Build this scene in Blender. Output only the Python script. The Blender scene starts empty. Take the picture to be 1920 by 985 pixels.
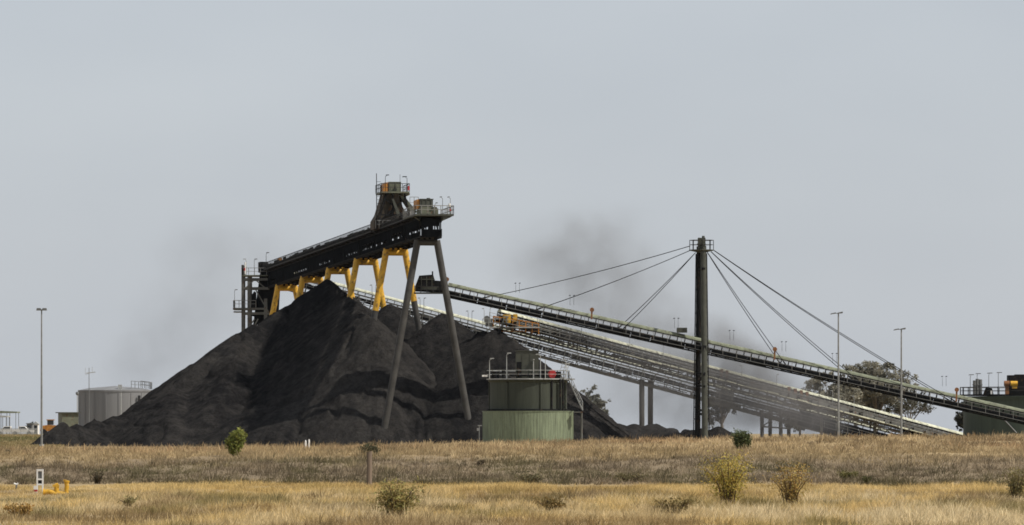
import bpy, math, random
import numpy as np
from mathutils import Vector, Matrix
random.seed(7); np.random.seed(7)
R = math.radians
sc = bpy.context.scene
COL = sc.collection

# ------------------------------------------------------------------ camera
F, HOR, CZ = 9800.0, 800.0, 2.1          # focal length in photo pixels, horizon row, eye height
cam_d = bpy.data.cameras.new("camera"); cam = bpy.data.objects.new("camera", cam_d); COL.objects.link(cam)
cam.location = (0, 0, CZ); cam.rotation_euler = (R(90), 0, 0)
cam_d.sensor_width = 36; cam_d.lens = 36 * F / 1920; cam_d.shift_y = (HOR - 492.5) / 1920
cam_d.clip_start = 1; cam_d.clip_end = 20000
sc.camera = cam

# ------------------------------------------------------------------ sky, sun, exposure
SUN_EL, SUN_AZ = R(50), R(70)            # azimuth measured from the camera's side of the scene towards +X
sdir = Vector((math.sin(SUN_AZ) * math.cos(SUN_EL), -math.cos(SUN_AZ) * math.cos(SUN_EL), math.sin(SUN_EL)))
w = bpy.data.worlds.new("World"); sc.world = w; w.use_nodes = True
wn = w.node_tree; wn.nodes.clear()
out = wn.nodes.new('ShaderNodeOutputWorld'); bg = wn.nodes.new('ShaderNodeBackground')
sky = wn.nodes.new('ShaderNodeTexSky'); sky.sky_type = 'NISHITA'; sky.sun_disc = False
sky.sun_elevation = SUN_EL; sky.sun_rotation = math.atan2(sdir.x, sdir.y)
sky.air_density = 1.0; sky.dust_density = 2.0; sky.ozone_density = 1.0; sky.altitude = 200
mx = wn.nodes.new('ShaderNodeMix'); mx.data_type = 'RGBA'; mx.inputs[0].default_value = 0.80
mx.inputs[7].default_value = (5.80, 6.18, 6.72, 1)        # dusty air veils the whole sky
wtc = wn.nodes.new('ShaderNodeTexCoord'); wmp = wn.nodes.new('ShaderNodeMapping'); wmp.inputs['Scale'].default_value = (11, 11, 26)
wnz = wn.nodes.new('ShaderNodeTexNoise'); wnz.inputs['Scale'].default_value = 1.0; wnz.inputs['Detail'].default_value = 3
wrp = wn.nodes.new('ShaderNodeValToRGB'); wrp.color_ramp.elements[0].position = .3; wrp.color_ramp.elements[0].color = (.955, .957, .965, 1); wrp.color_ramp.elements[1].position = .7; wrp.color_ramp.elements[1].color = (1.035, 1.03, 1.025, 1)
wml = wn.nodes.new('ShaderNodeMix'); wml.data_type = 'RGBA'; wml.blend_type = 'MULTIPLY'; wml.inputs[0].default_value = 1      # thin uneven cloud veil
wn.links.new(wtc.outputs['Generated'], wmp.inputs[0]); wn.links.new(wmp.outputs[0], wnz.inputs[0]); wn.links.new(wnz.outputs[0], wrp.inputs[0])
wn.links.new(sky.outputs[0], mx.inputs[6]); wn.links.new(mx.outputs[2], wml.inputs[6]); wn.links.new(wrp.outputs[0], wml.inputs[7]); wn.links.new(wml.outputs[2], bg.inputs[0])
bg.inputs[1].default_value = 0.10
wn.links.new(bg.outputs[0], out.inputs[0])
sun_d = bpy.data.lights.new("sun", 'SUN'); sun = bpy.data.objects.new("sun", sun_d); COL.objects.link(sun)
sun_d.energy = 4.7; sun_d.angle = R(0.6); sun_d.color = (1.0, 0.93, 0.83)
sun.rotation_euler = sdir.to_track_quat('Z', 'Y').to_euler(); sun.location = (300, 300, 300)
sc.view_settings.view_transform = 'Standard'; sc.view_settings.look = 'None'
sc.view_settings.exposure = 0; sc.view_settings.gamma = 1; sc.view_settings.use_curve_mapping = False
sc.render.engine = 'CYCLES'
cy = sc.cycles
cy.use_denoising = True; cy.denoiser = 'OPENIMAGEDENOISE'; cy.max_bounces = 5; cy.diffuse_bounces = 2
cy.glossy_bounces = 2; cy.transmission_bounces = 3; cy.volume_bounces = 0; cy.transparent_max_bounces = 8
cy.volume_step_rate = 1.0; cy.volume_max_steps = 128; cy.filter_width = 1.7

# ------------------------------------------------------------------ helpers
def W(px, py, d):                        # a point at distance d seen at photo pixel px, py
    return Vector(((px - 960) / F * d, d, CZ + (HOR - py) / F * d))
def X(px, d): return (px - 960) / F * d
def Z(py, d): return CZ + (HOR - py) / F * d

def hash2(ix, iy, seed):
    n = (ix.astype(np.int64) * 374761393 + iy.astype(np.int64) * 668265263 + seed * 982451653) & 0x7fffffff
    n = ((n ^ (n >> 13)) * 1274126177) & 0x7fffffff
    return ((n ^ (n >> 16)) & 0xffff) / 65535.0
def vnoise(x, y, seed=0):
    x = np.asarray(x, float); y = np.asarray(y, float)
    ix = np.floor(x); iy = np.floor(y); fx = x - ix; fy = y - iy
    fx = fx * fx * (3 - 2 * fx); fy = fy * fy * (3 - 2 * fy)
    a = hash2(ix, iy, seed); b = hash2(ix + 1, iy, seed); c = hash2(ix, iy + 1, seed); d = hash2(ix + 1, iy + 1, seed)
    return (a * (1 - fx) + b * fx) * (1 - fy) + (c * (1 - fx) + d * fx) * fy
def fbm(x, y, seed=0, o=4):
    s = 0; a = 0.5; t = 0
    for i in range(o):
        s = s + a * vnoise(x * 2 ** i, y * 2 ** i, seed + i * 17); t += a; a *= 0.5
    return s / t
def sstep(a, b, x):
    t = np.clip((x - a) / (b - a), 0, 1); return t * t * (3 - 2 * t)

ORG = {}
class MB:
    def __init__(s): s.v = []; s.f = []; s.m = []; s.sm = []; s.cur = 0
    def add(s, vs, fs, smooth=False):
        b = len(s.v); s.v.extend([tuple(p) for p in vs])
        for f in fs: s.f.append([b + i for i in f]); s.m.append(s.cur); s.sm.append(smooth)
        return s
    def box(s, c, size, ax=None):
        c = Vector(c); hx, hy, hz = [q / 2 for q in size]
        ax = ax or (Vector((1, 0, 0)), Vector((0, 1, 0)), Vector((0, 0, 1)))
        vs = [c + ax[0] * (i * hx) + ax[1] * (j * hy) + ax[2] * (k * hz) for i in (-1, 1) for j in (-1, 1) for k in (-1, 1)]
        return s.add(vs, [(0, 1, 3, 2), (4, 6, 7, 5), (0, 4, 5, 1), (2, 3, 7, 6), (0, 2, 6, 4), (1, 5, 7, 3)])
    def bx(s, x0, x1, y0, y1, z0, z1):
        return s.box(((x0 + x1) / 2, (y0 + y1) / 2, (z0 + z1) / 2), (x1 - x0, y1 - y0, z1 - z0))
    def beam(s, a, b, w, h=None, up=(0, 0, 1)):
        a = Vector(a); b = Vector(b); h = h or w; d = (b - a); L = d.length
        if L < 1e-6: return s
        d /= L; up = Vector(up)
        if abs(d.dot(up)) > 0.98: up = Vector((0, 1, 0))
        sd = d.cross(up).normalized(); u = sd.cross(d)
        return s.box((a + b) / 2, (L, w, h), (d, sd, u))
    def tube(s, a, b, r, r2=None, n=8, caps=True):
        a = Vector(a); b = Vector(b); d = (b - a)
        if d.length < 1e-6: return s
        d.normalize(); r2 = r if r2 is None else r2
        up = Vector((0, 0, 1)) if abs(d.z) < 0.95 else Vector((0, 1, 0))
        sd = d.cross(up).normalized(); u = sd.cross(d)
        ring = [sd * math.cos(2 * math.pi * i / n) + u * math.sin(2 * math.pi * i / n) for i in range(n)]
        vs = [a + q * r for q in ring] + [b + q * r2 for q in ring]
        s.add(vs, [(i, (i + 1) % n, n + (i + 1) % n, n + i) for i in range(n)], True)
        if caps:
            s.add(vs[:n], [tuple(range(n))[::-1]]); s.add(vs[n:], [tuple(range(n))])
        return s
    def path(s, pts, r, n=6):
        for i in range(len(pts) - 1): s.tube(pts[i], pts[i + 1], r, n=n)
        return s
    def lathe(s, c, prof, n=48, smooth=True):
        c = Vector(c)
        for (r0, z0), (r1, z1) in zip(prof[:-1], prof[1:]):
            vs = []
            for r, z in ((r0, z0), (r1, z1)):
                for i in range(n):
                    t = 2 * math.pi * i / n; vs.append(c + Vector((r * math.cos(t), r * math.sin(t), z)))
            s.add(vs, [(i, (i + 1) % n, n + (i + 1) % n, n + i) for i in range(n)], smooth)
        return s
    def prism(s, poly, axis):            # poly: list of 3D points, extruded by axis
        axis = Vector(axis); n = len(poly); vs = [Vector(p) for p in poly]; vs = vs + [p + axis for p in vs]
        return s.add(vs, [tuple(range(n))[::-1], tuple(range(n, 2 * n))] + [(i, (i + 1) % n, n + (i + 1) % n, n + i) for i in range(n)])
    def build(s, name, mats, parent=None, loc=None):
        if not isinstance(mats, (list, tuple)): mats = [mats]
        o_ = Vector(loc) if loc is not None else (ORG[parent.name] if parent else Vector((0, 0, 0)))
        me = bpy.data.meshes.new(name)
        me.from_pydata([(p[0] - o_.x, p[1] - o_.y, p[2] - o_.z) for p in s.v], [], s.f)
        for mt in mats: me.materials.append(mt)
        me.polygons.foreach_set('material_index', s.m); me.polygons.foreach_set('use_smooth', s.sm); me.update()
        o = bpy.data.objects.new(name, me); COL.objects.link(o); ORG[o.name] = o_
        if parent: o.parent = parent
        else: o.location = o_
        return o
def tag(o, label=None, cat=None, group=None, kind=None):
    if label: o['label'] = label
    if cat: o['category'] = cat
    if group: o['group'] = group
    if kind: o['kind'] = kind
    return o
def thing(name, label, cat, loc, group=None):
    o = bpy.data.objects.new(name, None); COL.objects.link(o); o.location = loc; ORG[o.name] = Vector(loc)
    o.empty_display_size = 0.5
    return tag(o, label, cat, group)
def copy_thing(src, loc, label, group=None, rotz=0.0, scale=1.0):
    r = src.copy(); COL.objects.link(r); r.location = loc; r.rotation_euler = (0, 0, rotz); r.scale = (scale,) * 3
    r['label'] = label; ORG[r.name] = Vector(loc)
    if group: r['group'] = group
    for ch in list(src.children):
        c = ch.copy(); COL.objects.link(c); c.parent = r
        for g in list(ch.children):
            d = g.copy(); COL.objects.link(d); d.parent = c
    return r
def npmesh(name, verts, faces, mat, smooth=True, tint=None, loc=(0, 0, 0)):
    """verts n x 3, faces m x k (all the same size)"""
    me = bpy.data.meshes.new(name); k = faces.shape[1]
    me.vertices.add(len(verts)); me.vertices.foreach_set('co', (verts - np.array(loc)).astype(np.float32).ravel())
    me.loops.add(faces.size); me.loops.foreach_set('vertex_index', faces.astype(np.int32).ravel())
    me.polygons.add(len(faces)); me.polygons.foreach_set('loop_start', np.arange(0, faces.size, k, dtype=np.int32))
    me.polygons.foreach_set('loop_total', np.full(len(faces), k, dtype=np.int32))
    me.polygons.foreach_set('use_smooth', np.full(len(faces), smooth))
    me.materials.append(mat); me.update(calc_edges=True)
    if tint is not None:
        a = me.attributes.new('tint', 'FLOAT_COLOR', 'POINT')
        a.data.foreach_set('color', np.c_[tint, np.ones(len(tint))].astype(np.float32).ravel())
    o = bpy.data.objects.new(name, me); COL.objects.link(o); o.location = loc; ORG[o.name] = Vector(loc)
    return o

# ------------------------------------------------------------------ materials
def nodes_of(name):
    m = bpy.data.materials.new(name); m.use_nodes = True
    n = m.node_tree.nodes; b = n['Principled BSDF']; return m, n, m.node_tree.links, b
def steel(name, c, rough=0.6, var=0.25, scale=1.2, metal=0.0, rust=0.0, streak=False, spec=0.35, rustc=(0.10, 0.05, 0.025)):
    m, n, l, b = nodes_of(name)
    tc = n.new('ShaderNodeTexCoord'); mp = n.new('ShaderNodeMapping')
    mp.inputs['Scale'].default_value = (scale, scale, scale * (0.08 if streak else 1))
    l.new(tc.outputs['Object'], mp.inputs[0])
    t = n.new('ShaderNodeTexNoise'); t.inputs['Scale'].default_value = 1.0; t.inputs['Detail'].default_value = 8; t.inputs['Roughness'].default_value = 0.65
    l.new(mp.outputs[0], t.inputs[0])
    r = n.new('ShaderNodeValToRGB'); e = r.color_ramp.elements
    e[0].position = 0.3; e[1].position = 0.7
    e[0].color = tuple(x * (1 - var) for x in c) + (1,); e[1].color = tuple(min(1, x * (1 + var)) for x in c) + (1,)
    l.new(t.outputs[0], r.inputs[0]); last = r.outputs[0]
    if rust > 0:
        t2 = n.new('ShaderNodeTexNoise'); t2.inputs['Scale'].default_value = scale * 2.3; t2.inputs['Detail'].default_value = 9
        l.new(tc.outputs['Object'], t2.inputs[0])
        r2 = n.new('ShaderNodeValToRGB'); r2.color_ramp.elements[0].position = 0.62 - rust * 0.3; r2.color_ramp.elements[1].position = 0.72 - rust * 0.2
        l.new(t2.outputs[0], r2.inputs[0])
        k = n.new('ShaderNodeMix'); k.data_type = 'RGBA'; l.new(r2.outputs[0], k.inputs[0]); l.new(last, k.inputs[6]); k.inputs[7].default_value = rustc + (1,)
        last = k.outputs[2]
    l.new(last, b.inputs['Base Color']); b.inputs['Roughness'].default_value = rough; b.inputs['Metallic'].default_value = metal
    b.inputs['Specular IOR Level'].default_value = spec
    return m
def tinted(name, translucent=0.25, rough=0.85):
    m, n, l, b = nodes_of(name)
    a = n.new('ShaderNodeAttribute'); a.attribute_name = 'tint'
    l.new(a.outputs['Color'], b.inputs['Base Color']); b.inputs['Roughness'].default_value = rough; b.inputs['Specular IOR Level'].default_value = 0.15
    tr = n.new('ShaderNodeBsdfTranslucent'); l.new(a.outputs['Color'], tr.inputs[0])
    ms = n.new('ShaderNodeMixShader'); ms.inputs[0].default_value = translucent
    l.new(b.outputs[0], ms.inputs[1]); l.new(tr.outputs[0], ms.inputs[2]); l.new(ms.outputs[0], n['Material Output'].inputs[0])
    return m

M = {}
M['dark'] = steel('dark_steel', (0.014, 0.0145, 0.015), 0.85, 0.35, 0.9, spec=0.04, rust=0.15, rustc=(0.05, 0.035, 0.025))
M['panel'] = steel('near_black_panel', (0.009, 0.010, 0.0115), 0.95, 0.4, 0.7, spec=0.0)
M['olive'] = steel('olive_paint', (0.105, 0.112, 0.078), 0.6, 0.25, 1.0, rust=0.1)
M['olive_dk'] = steel('dark_olive_paint', (0.050, 0.053, 0.041), 0.6, 0.3, 0.8, rust=0.12, rustc=(0.03, 0.03, 0.025))
M['brown'] = steel('rust_brown_plate', (0.045, 0.036, 0.024), 0.8, 0.45, 0.6, rust=0.35, rustc=(0.085, 0.045, 0.02))
M['yellow'] = steel('yellow_paint', (0.58, 0.33, 0.03), 0.5, 0.15, 0.8, rust=0.28, rustc=(0.24, 0.14, 0.035))
M['orange'] = steel('orange_paint', (0.40, 0.17, 0.03), 0.6, 0.25, 1.5, rust=0.2)
M['leg'] = steel('coal_dusted_leg', (0.047, 0.046, 0.043), 0.75, 0.4, 0.7, rust=0.1, rustc=(0.05, 0.045, 0.04))
M['galv'] = steel('galvanised_steel', (0.36, 0.37, 0.36), 0.45, 0.2, 1.5, metal=0.25)
M['galv_dk'] = steel('dull_galvanised_steel', (0.14, 0.145, 0.143), 0.55, 0.3, 1.2, metal=0.2)
M['pole'] = steel('weathered_pole', (0.20, 0.205, 0.20), 0.6, 0.4, 1.0)
M['rail'] = steel('grey_handrail', (0.20, 0.20, 0.19), 0.55, 0.3, 1.2)
M['rail_dk'] = steel('dark_handrail', (0.05, 0.05, 0.05), 0.7, 0.3, 1.2, spec=0.1)
M['white'] = steel('white_paint', (0.72, 0.71, 0.68), 0.5, 0.12, 2.0, rust=0.06)
M['hood'] = steel('pale_green_hood', (0.165, 0.180, 0.124), 0.75, 0.35, 0.9, rust=0.30, rustc=(0.085, 0.088, 0.062))
M['hood_pale'] = steel('bleached_hood', (0.48, 0.49, 0.38), 0.7, 0.3, 0.9, rust=0.25, rustc=(0.13, 0.13, 0.10))
M['truss'] = steel('grey_truss_steel', (0.098, 0.099, 0.090), 0.65, 0.4, 0.9, rust=0.1)
M['rusty'] = steel('rusty_iron', (0.19, 0.085, 0.035), 0.85, 0.4, 2.0)
M['red'] = steel('red_paint', (0.38, 0.03, 0.03), 0.5, 0.2, 2.0)
M['silo_lo'] = steel('pale_green_tank_sheet', (0.165, 0.198, 0.128), 0.6, 0.42, 5.0, streak=True, rust=0.12, rustc=(0.10, 0.115, 0.08))
M['silo_up'] = steel('dark_green_tank_sheet', (0.035, 0.041, 0.029), 0.7, 0.35, 1.6, streak=True, rust=0.1, rustc=(0.03, 0.033, 0.025))
M['tank_green'] = steel('deep_green_tank_sheet', (0.045, 0.062, 0.048), 0.65, 0.2, 1.5, streak=True)
M['tank_grey'] = steel('grey_concrete', (0.165, 0.168, 0.172), 0.85, 0.2, 0.6, streak=True)
M['wood'] = steel('weathered_wood', (0.15, 0.115, 0.085), 0.9, 0.4, 9, streak=True)
M['black'] = steel('black_rubber', (0.012, 0.012, 0.012), 0.8, 0.3, 3)
M['glass'] = steel('dark_glass', (0.02, 0.025, 0.03), 0.1, 0.1, 3, spec=0.6)
M['bark'] = steel('grey_bark', (0.16, 0.14, 0.12), 0.9, 0.35, 3)
M['twig'] = steel('brown_twig', (0.09, 0.06, 0.04), 0.9, 0.35, 6)
M['leaf'] = tinted('leaves', 0.25)
M['grass'] = tinted('dry_grass', 0.3)

def coal_mat():
    m, n, l, b = nodes_of('coal')
    tc = n.new('ShaderNodeTexCoord')
    def noise(scale, det, rough=0.6, sc3=(1, 1, 1)):
        mp = n.new('ShaderNodeMapping'); mp.inputs['Scale'].default_value = sc3; l.new(tc.outputs['Object'], mp.inputs[0])
        t = n.new('ShaderNodeTexNoise'); t.inputs['Scale'].default_value = scale; t.inputs['Detail'].default_value = det; t.inputs['Roughness'].default_value = rough
        l.new(mp.outputs[0], t.inputs[0]); return t
    big = noise(0.062, 3, 0.5); mid = noise(0.42, 8, 0.7, (1.5, 1.5, 0.30)); fine = noise(2.4, 10, 0.8)
    r = n.new('ShaderNodeValToRGB'); e = r.color_ramp.elements
    e[0].position = 0.41; e[0].color = (0.0125, 0.0125, 0.0132, 1); e[1].position = 0.62; e[1].color = (0.0405, 0.0382, 0.0362, 1)
    a = n.new('ShaderNodeMath'); a.operation = 'MULTIPLY_ADD'; a.inputs[1].default_value = 0.60; l.new(mid.outputs[0], a.inputs[0])
    a2 = n.new('ShaderNodeMath'); a2.operation = 'MULTIPLY'; a2.inputs[1].default_value = 0.40; l.new(big.outputs[0], a2.inputs[0]); l.new(a2.outputs[0], a.inputs[2])
    l.new(a.outputs[0], r.inputs[0])
    k = n.new('ShaderNodeMix'); k.data_type = 'RGBA'; k.blend_type = 'MULTIPLY'; k.inputs[0].default_value = 0.8
    r2 = n.new('ShaderNodeValToRGB'); r2.color_ramp.elements[0].position = 0.3; r2.color_ramp.elements[0].color = (0.42, 0.42, 0.42, 1); r2.color_ramp.elements[1].position = 0.7; r2.color_ramp.elements[1].color = (1.5, 1.5, 1.5, 1)
    l.new(fine.outputs[0], r2.inputs[0]); l.new(r.outputs[0], k.inputs[6]); l.new(r2.outputs[0], k.inputs[7])
    l.new(k.outputs[2], b.inputs['Base Color']); b.inputs['Roughness'].default_value = 0.95; b.inputs['Specular IOR Level'].default_value = 0.0
    bp = n.new('ShaderNodeBump'); bp.inputs['Strength'].default_value = 1.0; bp.inputs['Distance'].default_value = 0.45
    f2 = noise(1.6, 9, 0.75); l.new(f2.outputs[0], bp.inputs['Height']); l.new(bp.outputs[0], b.inputs['Normal'])
    return m
M['coal'] = coal_mat()

def ground_mat():
    m, n, l, b = nodes_of('dry_soil')
    tc = n.new('ShaderNodeTexCoord')
    t = n.new('ShaderNodeTexNoise'); t.inputs['Scale'].default_value = 0.22; t.inputs['Detail'].default_value = 9; t.inputs['Roughness'].default_value = 0.7
    l.new(tc.outputs['Object'], t.inputs[0])
    r = n.new('ShaderNodeValToRGB'); e = r.color_ramp.elements
    e[0].position = 0.32; e[0].color = (0.20, 0.15, 0.085, 1); e[1].position = 0.66; e[1].color = (0.42, 0.32, 0.18, 1)
    mid = e.new(0.52); mid.color = (0.32, 0.24, 0.13, 1)
    l.new(t.outputs[0], r.inputs[0])
    s = n.new('ShaderNodeSeparateXYZ'); l.new(tc.outputs['Object'], s.inputs[0])
    t2 = n.new('ShaderNodeTexNoise'); t2.inputs['Scale'].default_value = 0.08; t2.inputs['Detail'].default_value = 5; l.new(tc.outputs['Object'], t2.inputs[0])
    ad = n.new('ShaderNodeMath'); ad.operation = 'MULTIPLY_ADD'; ad.inputs[1].default_value = 24; l.new(t2.outputs[0], ad.inputs[0]); l.new(s.outputs[1], ad.inputs[2])
    mr = n.new('ShaderNodeValToRGB')                       # zone of grey forbs on the embankment face
    ms = n.new('ShaderNodeMapRange'); ms.inputs[1].default_value = 190; ms.inputs[2].default_value = 270; l.new(ad.outputs[0], ms.inputs[0]); l.new(ms.outputs[0], mr.inputs[0])
    q = mr.color_ramp.elements; q[0].position = 0.14; q[0].color = (0, 0, 0, 1); q[1].position = 0.22; q[1].color = (1, 1, 1, 1)
    q2 = q.new(0.50); q2.color = (1, 1, 1, 1); q3 = q.new(0.66); q3.color = (0, 0, 0, 1)
    k = n.new('ShaderNodeMix'); k.data_type = 'RGBA'; l.new(mr.outputs[0], k.inputs[0]); l.new(r.outputs[0], k.inputs[6]); k.inputs[7].default_value = (0.20, 0.155, 0.10, 1)
    l.new(k.outputs[2], b.inputs['Base Color']); b.inputs['Roughness'].default_value = 0.95; b.inputs['Specular IOR Level'].default_value = 0.1
    bp = n.new('ShaderNodeBump'); bp.inputs['Strength'].default_value = 0.6; bp.inputs['Distance'].default_value = 0.2; l.new(t.outputs[0], bp.inputs['Height']); l.new(bp.outputs[0], b.inputs['Normal'])
    return m
M['ground'] = ground_mat()
M['road'] = steel('pale_gravel', (0.40, 0.34, 0.25), 0.95, 0.2, 0.5)

# ------------------------------------------------------------------ ground
def tz(x, y):
    x = np.asarray(x, float); y = np.asarray(y, float)
    u = np.clip((x + 34) / 68, 0, 1)
    toe = 185 + 5 * (vnoise(x / 9, y * 0 + 3, 5) - .5)
    hc = 0.78 + 0.10 * u
    hr = 0.42 + 0.92 * sstep(0, 1, u)
    h = hc * sstep(toe, toe + 50, y)
    h = h + (hr - hc) * sstep(240, 330, y)
    h = h + (-0.62 + 0.95 * u - hr) * sstep(345, 470, y) + (1.04 - 0.95 * u) * sstep(760, 960, y) - 9.5 * np.clip((y - 1200) / 5800, 0, 1)
    h = h + 0.10 * (fbm(x / 14, y / 20, 3) - .5) * sstep(60, 120, y) * (1 - sstep(500, 650, y))
    h = h + 0.34 * (fbm(x / 2.6, y / 6.5, 12, 3) - .5) * sstep(80, 100, y) * (1 - sstep(176, 186, y))
    h = h + 0.34 * (fbm(x / 1.9, y / 4.2, 14, 3) - .5) * sstep(190, 204, y) * (1 - sstep(236, 262, y))
    h = h + 0.16 * (fbm(x / 3.1, y / 8.0, 9, 3) - .5) * sstep(195, 215, y) * (1 - sstep(420, 500, y))
    return h
def gz(x, y): return float(tz(x, y))
xs = np.concatenate([[-4500, -2500, -1400, -800, -500, -320, -220, -160, -120, -95], np.arange(-80, 80.1, 1.0), [95, 120, 160, 220, 320, 500, 800, 1400, 2500, 4500]])
ys = np.concatenate([[-60, -20, 20, 60, 85], np.arange(95, 470, 1.5), np.arange(475, 900, 12), [950, 1050, 1200, 1500, 2000, 3000, 4500, 7000]])
gx, gy = np.meshgrid(xs, ys)
gv = np.c_[gx.ravel(), gy.ravel(), tz(gx, gy).ravel()]
nx, ny = len(xs), len(ys)
ii, jj = np.meshgrid(np.arange(nx - 1), np.arange(ny - 1)); q = (jj * nx + ii).ravel()
tag(npmesh('ground', gv, np.c_[q, q + 1, q + nx + 1, q + nx], M['ground']), kind='structure')
mb = MB(); mb.add([(-240, 965, .445), (-52, 965, .445), (-52, 985, .445), (-240, 985, .445)], [(0, 1, 2, 3)])
tag(mb.build('road', M['road']), kind='structure')

# ------------------------------------------------------------------ coal heaps
def heap(name, label, cones, x0, x1, y0, y1, res=0.30, seed=1, amp=1.0):
    xs = np.arange(x0, x1, res); ys = np.arange(y0, y1, res); gx, gy = np.meshgrid(xs, ys)
    wx = gx + 1.1 * (fbm(gx / 9, gy / 9, seed + 31, 2) - .5) + 0.5 * (fbm(gx / 2.2, gy / 2.2, seed + 47, 3) - .5)
    wy = gy + 1.1 * (fbm(gx / 9, gy / 9, seed + 63, 2) - .5) + 0.5 * (fbm(gx / 2.2, gy / 2.2, seed + 71, 3) - .5)
    h = np.full(gx.shape, -50.0)
    for (cx, cyy, cz, sl, rnd) in cones:
        dx = wx - cx; dy = wy - cyy; d = np.hypot(dx, dy); ang = np.arctan2(dy, dx)
        gul = 0.10 * (fbm(ang * 2.2 + 20, d / 40 + cx, seed + 5, 2) - .5) + 0.045 * (vnoise(ang * 11 + 40, d / 8, seed + 6) - .5)
        c = cz + rnd - sl * np.sqrt(d * d + (rnd / sl) ** 2) * (1 + gul)
        k = 0.14
        h = np.where(h - c > 6 * k, h, np.where(c - h > 6 * k, c, k * np.logaddexp(np.clip(h / k, -300, 300), np.clip(c / k, -300, 300))))
    rg = 1 - np.abs(2 * fbm(gx / 9, gy / 9, seed + 91, 2) - 1)                  # slumps and dozer cuts
    h = h + amp * (0.36 * (fbm(gx / 6, gy / 6, seed, 3) - .5) + 0.30 * (fbm(gx / 1.3, gy / 1.3, seed + 3, 3) - .5) - 0.6 * (sstep(.90, .985, rg) - .05))
    lump = fbm(gx / .8, gy / .8, seed + 13, 2); h = h + amp * .35 * sstep(.62, .8, lump) * sstep(.45, .6, fbm(gx / 10, gy / 10, seed + 17, 2))
    ter = tz(gx, gy) - 0.25
    v = np.c_[gx.ravel(), gy.ravel(), np.maximum(h, ter).ravel()]
    nx, ny = len(xs), len(ys); ii, jj = np.meshgrid(np.arange(nx - 1), np.arange(ny - 1)); q = (jj * nx + ii).ravel()
    fc = np.c_[q, q + 1, q + nx + 1, q + nx]
    up = (h > ter).ravel(); fc = fc[up[fc].any(axis=1)]
    used = np.unique(fc); rm = np.full(len(v), -1); rm[used] = np.arange(len(used))
    cx, cyy = cones[0][0], cones[0][1]
    return tag(npmesh(name, v[used], rm[fc], M['coal'], True, loc=(cx, cyy, gz(cx, cyy))), label, 'coal heap')
def ridge(pts, sl, rnd=.25, step=2.2):
    o = []
    for a, b in zip(pts[:-1], pts[1:]):
        a = W(*a); b = W(*b); n = max(1, int((b - a).length / step))
        for i in range(n): p = a.lerp(b, i / n); o.append((p.x, p.y, p.z + .25 * math.sin(i * 1.9), sl, rnd))
    return o
def C(px, py, d, sl=.75, rnd=.4): return (X(px, d), d, Z(py, d), sl, rnd)
heap('coal_stockpile', 'largest black coal stockpile, its peak just under the yellow legged gantry',
     [C(611, 524, 763, .80, .15)] + ridge([(611, 525, 763), (660, 564, 736), (706, 603, 717), (726, 640, 713)], .84, .15)
     + ridge([(611, 527, 763), (500, 603, 756), (455, 621, 752), (405, 661, 745), (342, 711, 737), (300, 740, 733), (262, 764, 729)], .74, .35)
     + ridge([(455, 640, 748), (420, 720, 728), (395, 760, 716)], .66, .5) + ridge([(590, 706, 718), (640, 692, 717), (684, 694, 717), (745, 750, 713), (790, 742, 713)], .60, .5)
     + ridge([(330, 735, 731), (318, 785, 713)], .6, .4) + [C(245, 768, 728, .6, .5), C(215, 783, 725, .6, .4), C(182, 790, 722, .55, .4), C(150, 797, 718, .6, .3), C(118, 792, 715, .72, .3), C(560, 748, 711, .55, .6), C(485, 765, 712, .58, .5)],
     -82, 0, 680, 815, seed=11)
heap('coal_heap', 'small peaked coal heap behind the crossing yellow and grey gantry legs', [C(735, 570, 739, .80, .3)], -45, 6, 705, 775, seed=23, amp=.7)
heap('coal_heap', 'peaked coal heap directly behind the thin dark end legs of the gantry',
     [C(830, 588, 725, .72, .3), C(868, 640, 722, .75, .4)] + ridge([(830, 589, 725), (775, 650, 721)], .74, .25) + ridge([(790, 735, 714), (840, 716, 715), (900, 726, 714)], .58, .5), -32, 12, 690, 755, seed=37, amp=.9)
heap('coal_heap', 'flat topped coal heap behind the round green tank, under the orange conveyor drive',
     [C(930, 617, 716, .86, .6), C(903, 622, 718, .78, 1.0), C(960, 636, 714, .86, .5), C(1000, 678, 712, .82, .4), C(1066, 752, 710, .76, .4), C(1122, 790, 709, .62, .4)], -28, 30, 685, 745, seed=41, amp=.7)
heap('coal_heap', 'low long coal ridge spread on the ground between the green tank and the cable mast',
     [C(1190, 795, 752, .6, .5), C(1225, 796, 752, .5, .5), C(1255, 803, 748, .5, .5), C(1160, 795, 750, .6, .4), C(1285, 806, 746, .5, .4)], 4, 36, 735, 768, res=.25, seed=53, amp=.6)
heap('coal_heap', 'smallest coal mound at the foot of the cable mast',
     [C(1348, 800, 716, .65, .3), C(1318, 804, 716, .6, .3), C(1300, 806, 717, .6, .3)], 20, 34, 710, 724, res=.2, seed=59, amp=.5)

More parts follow.
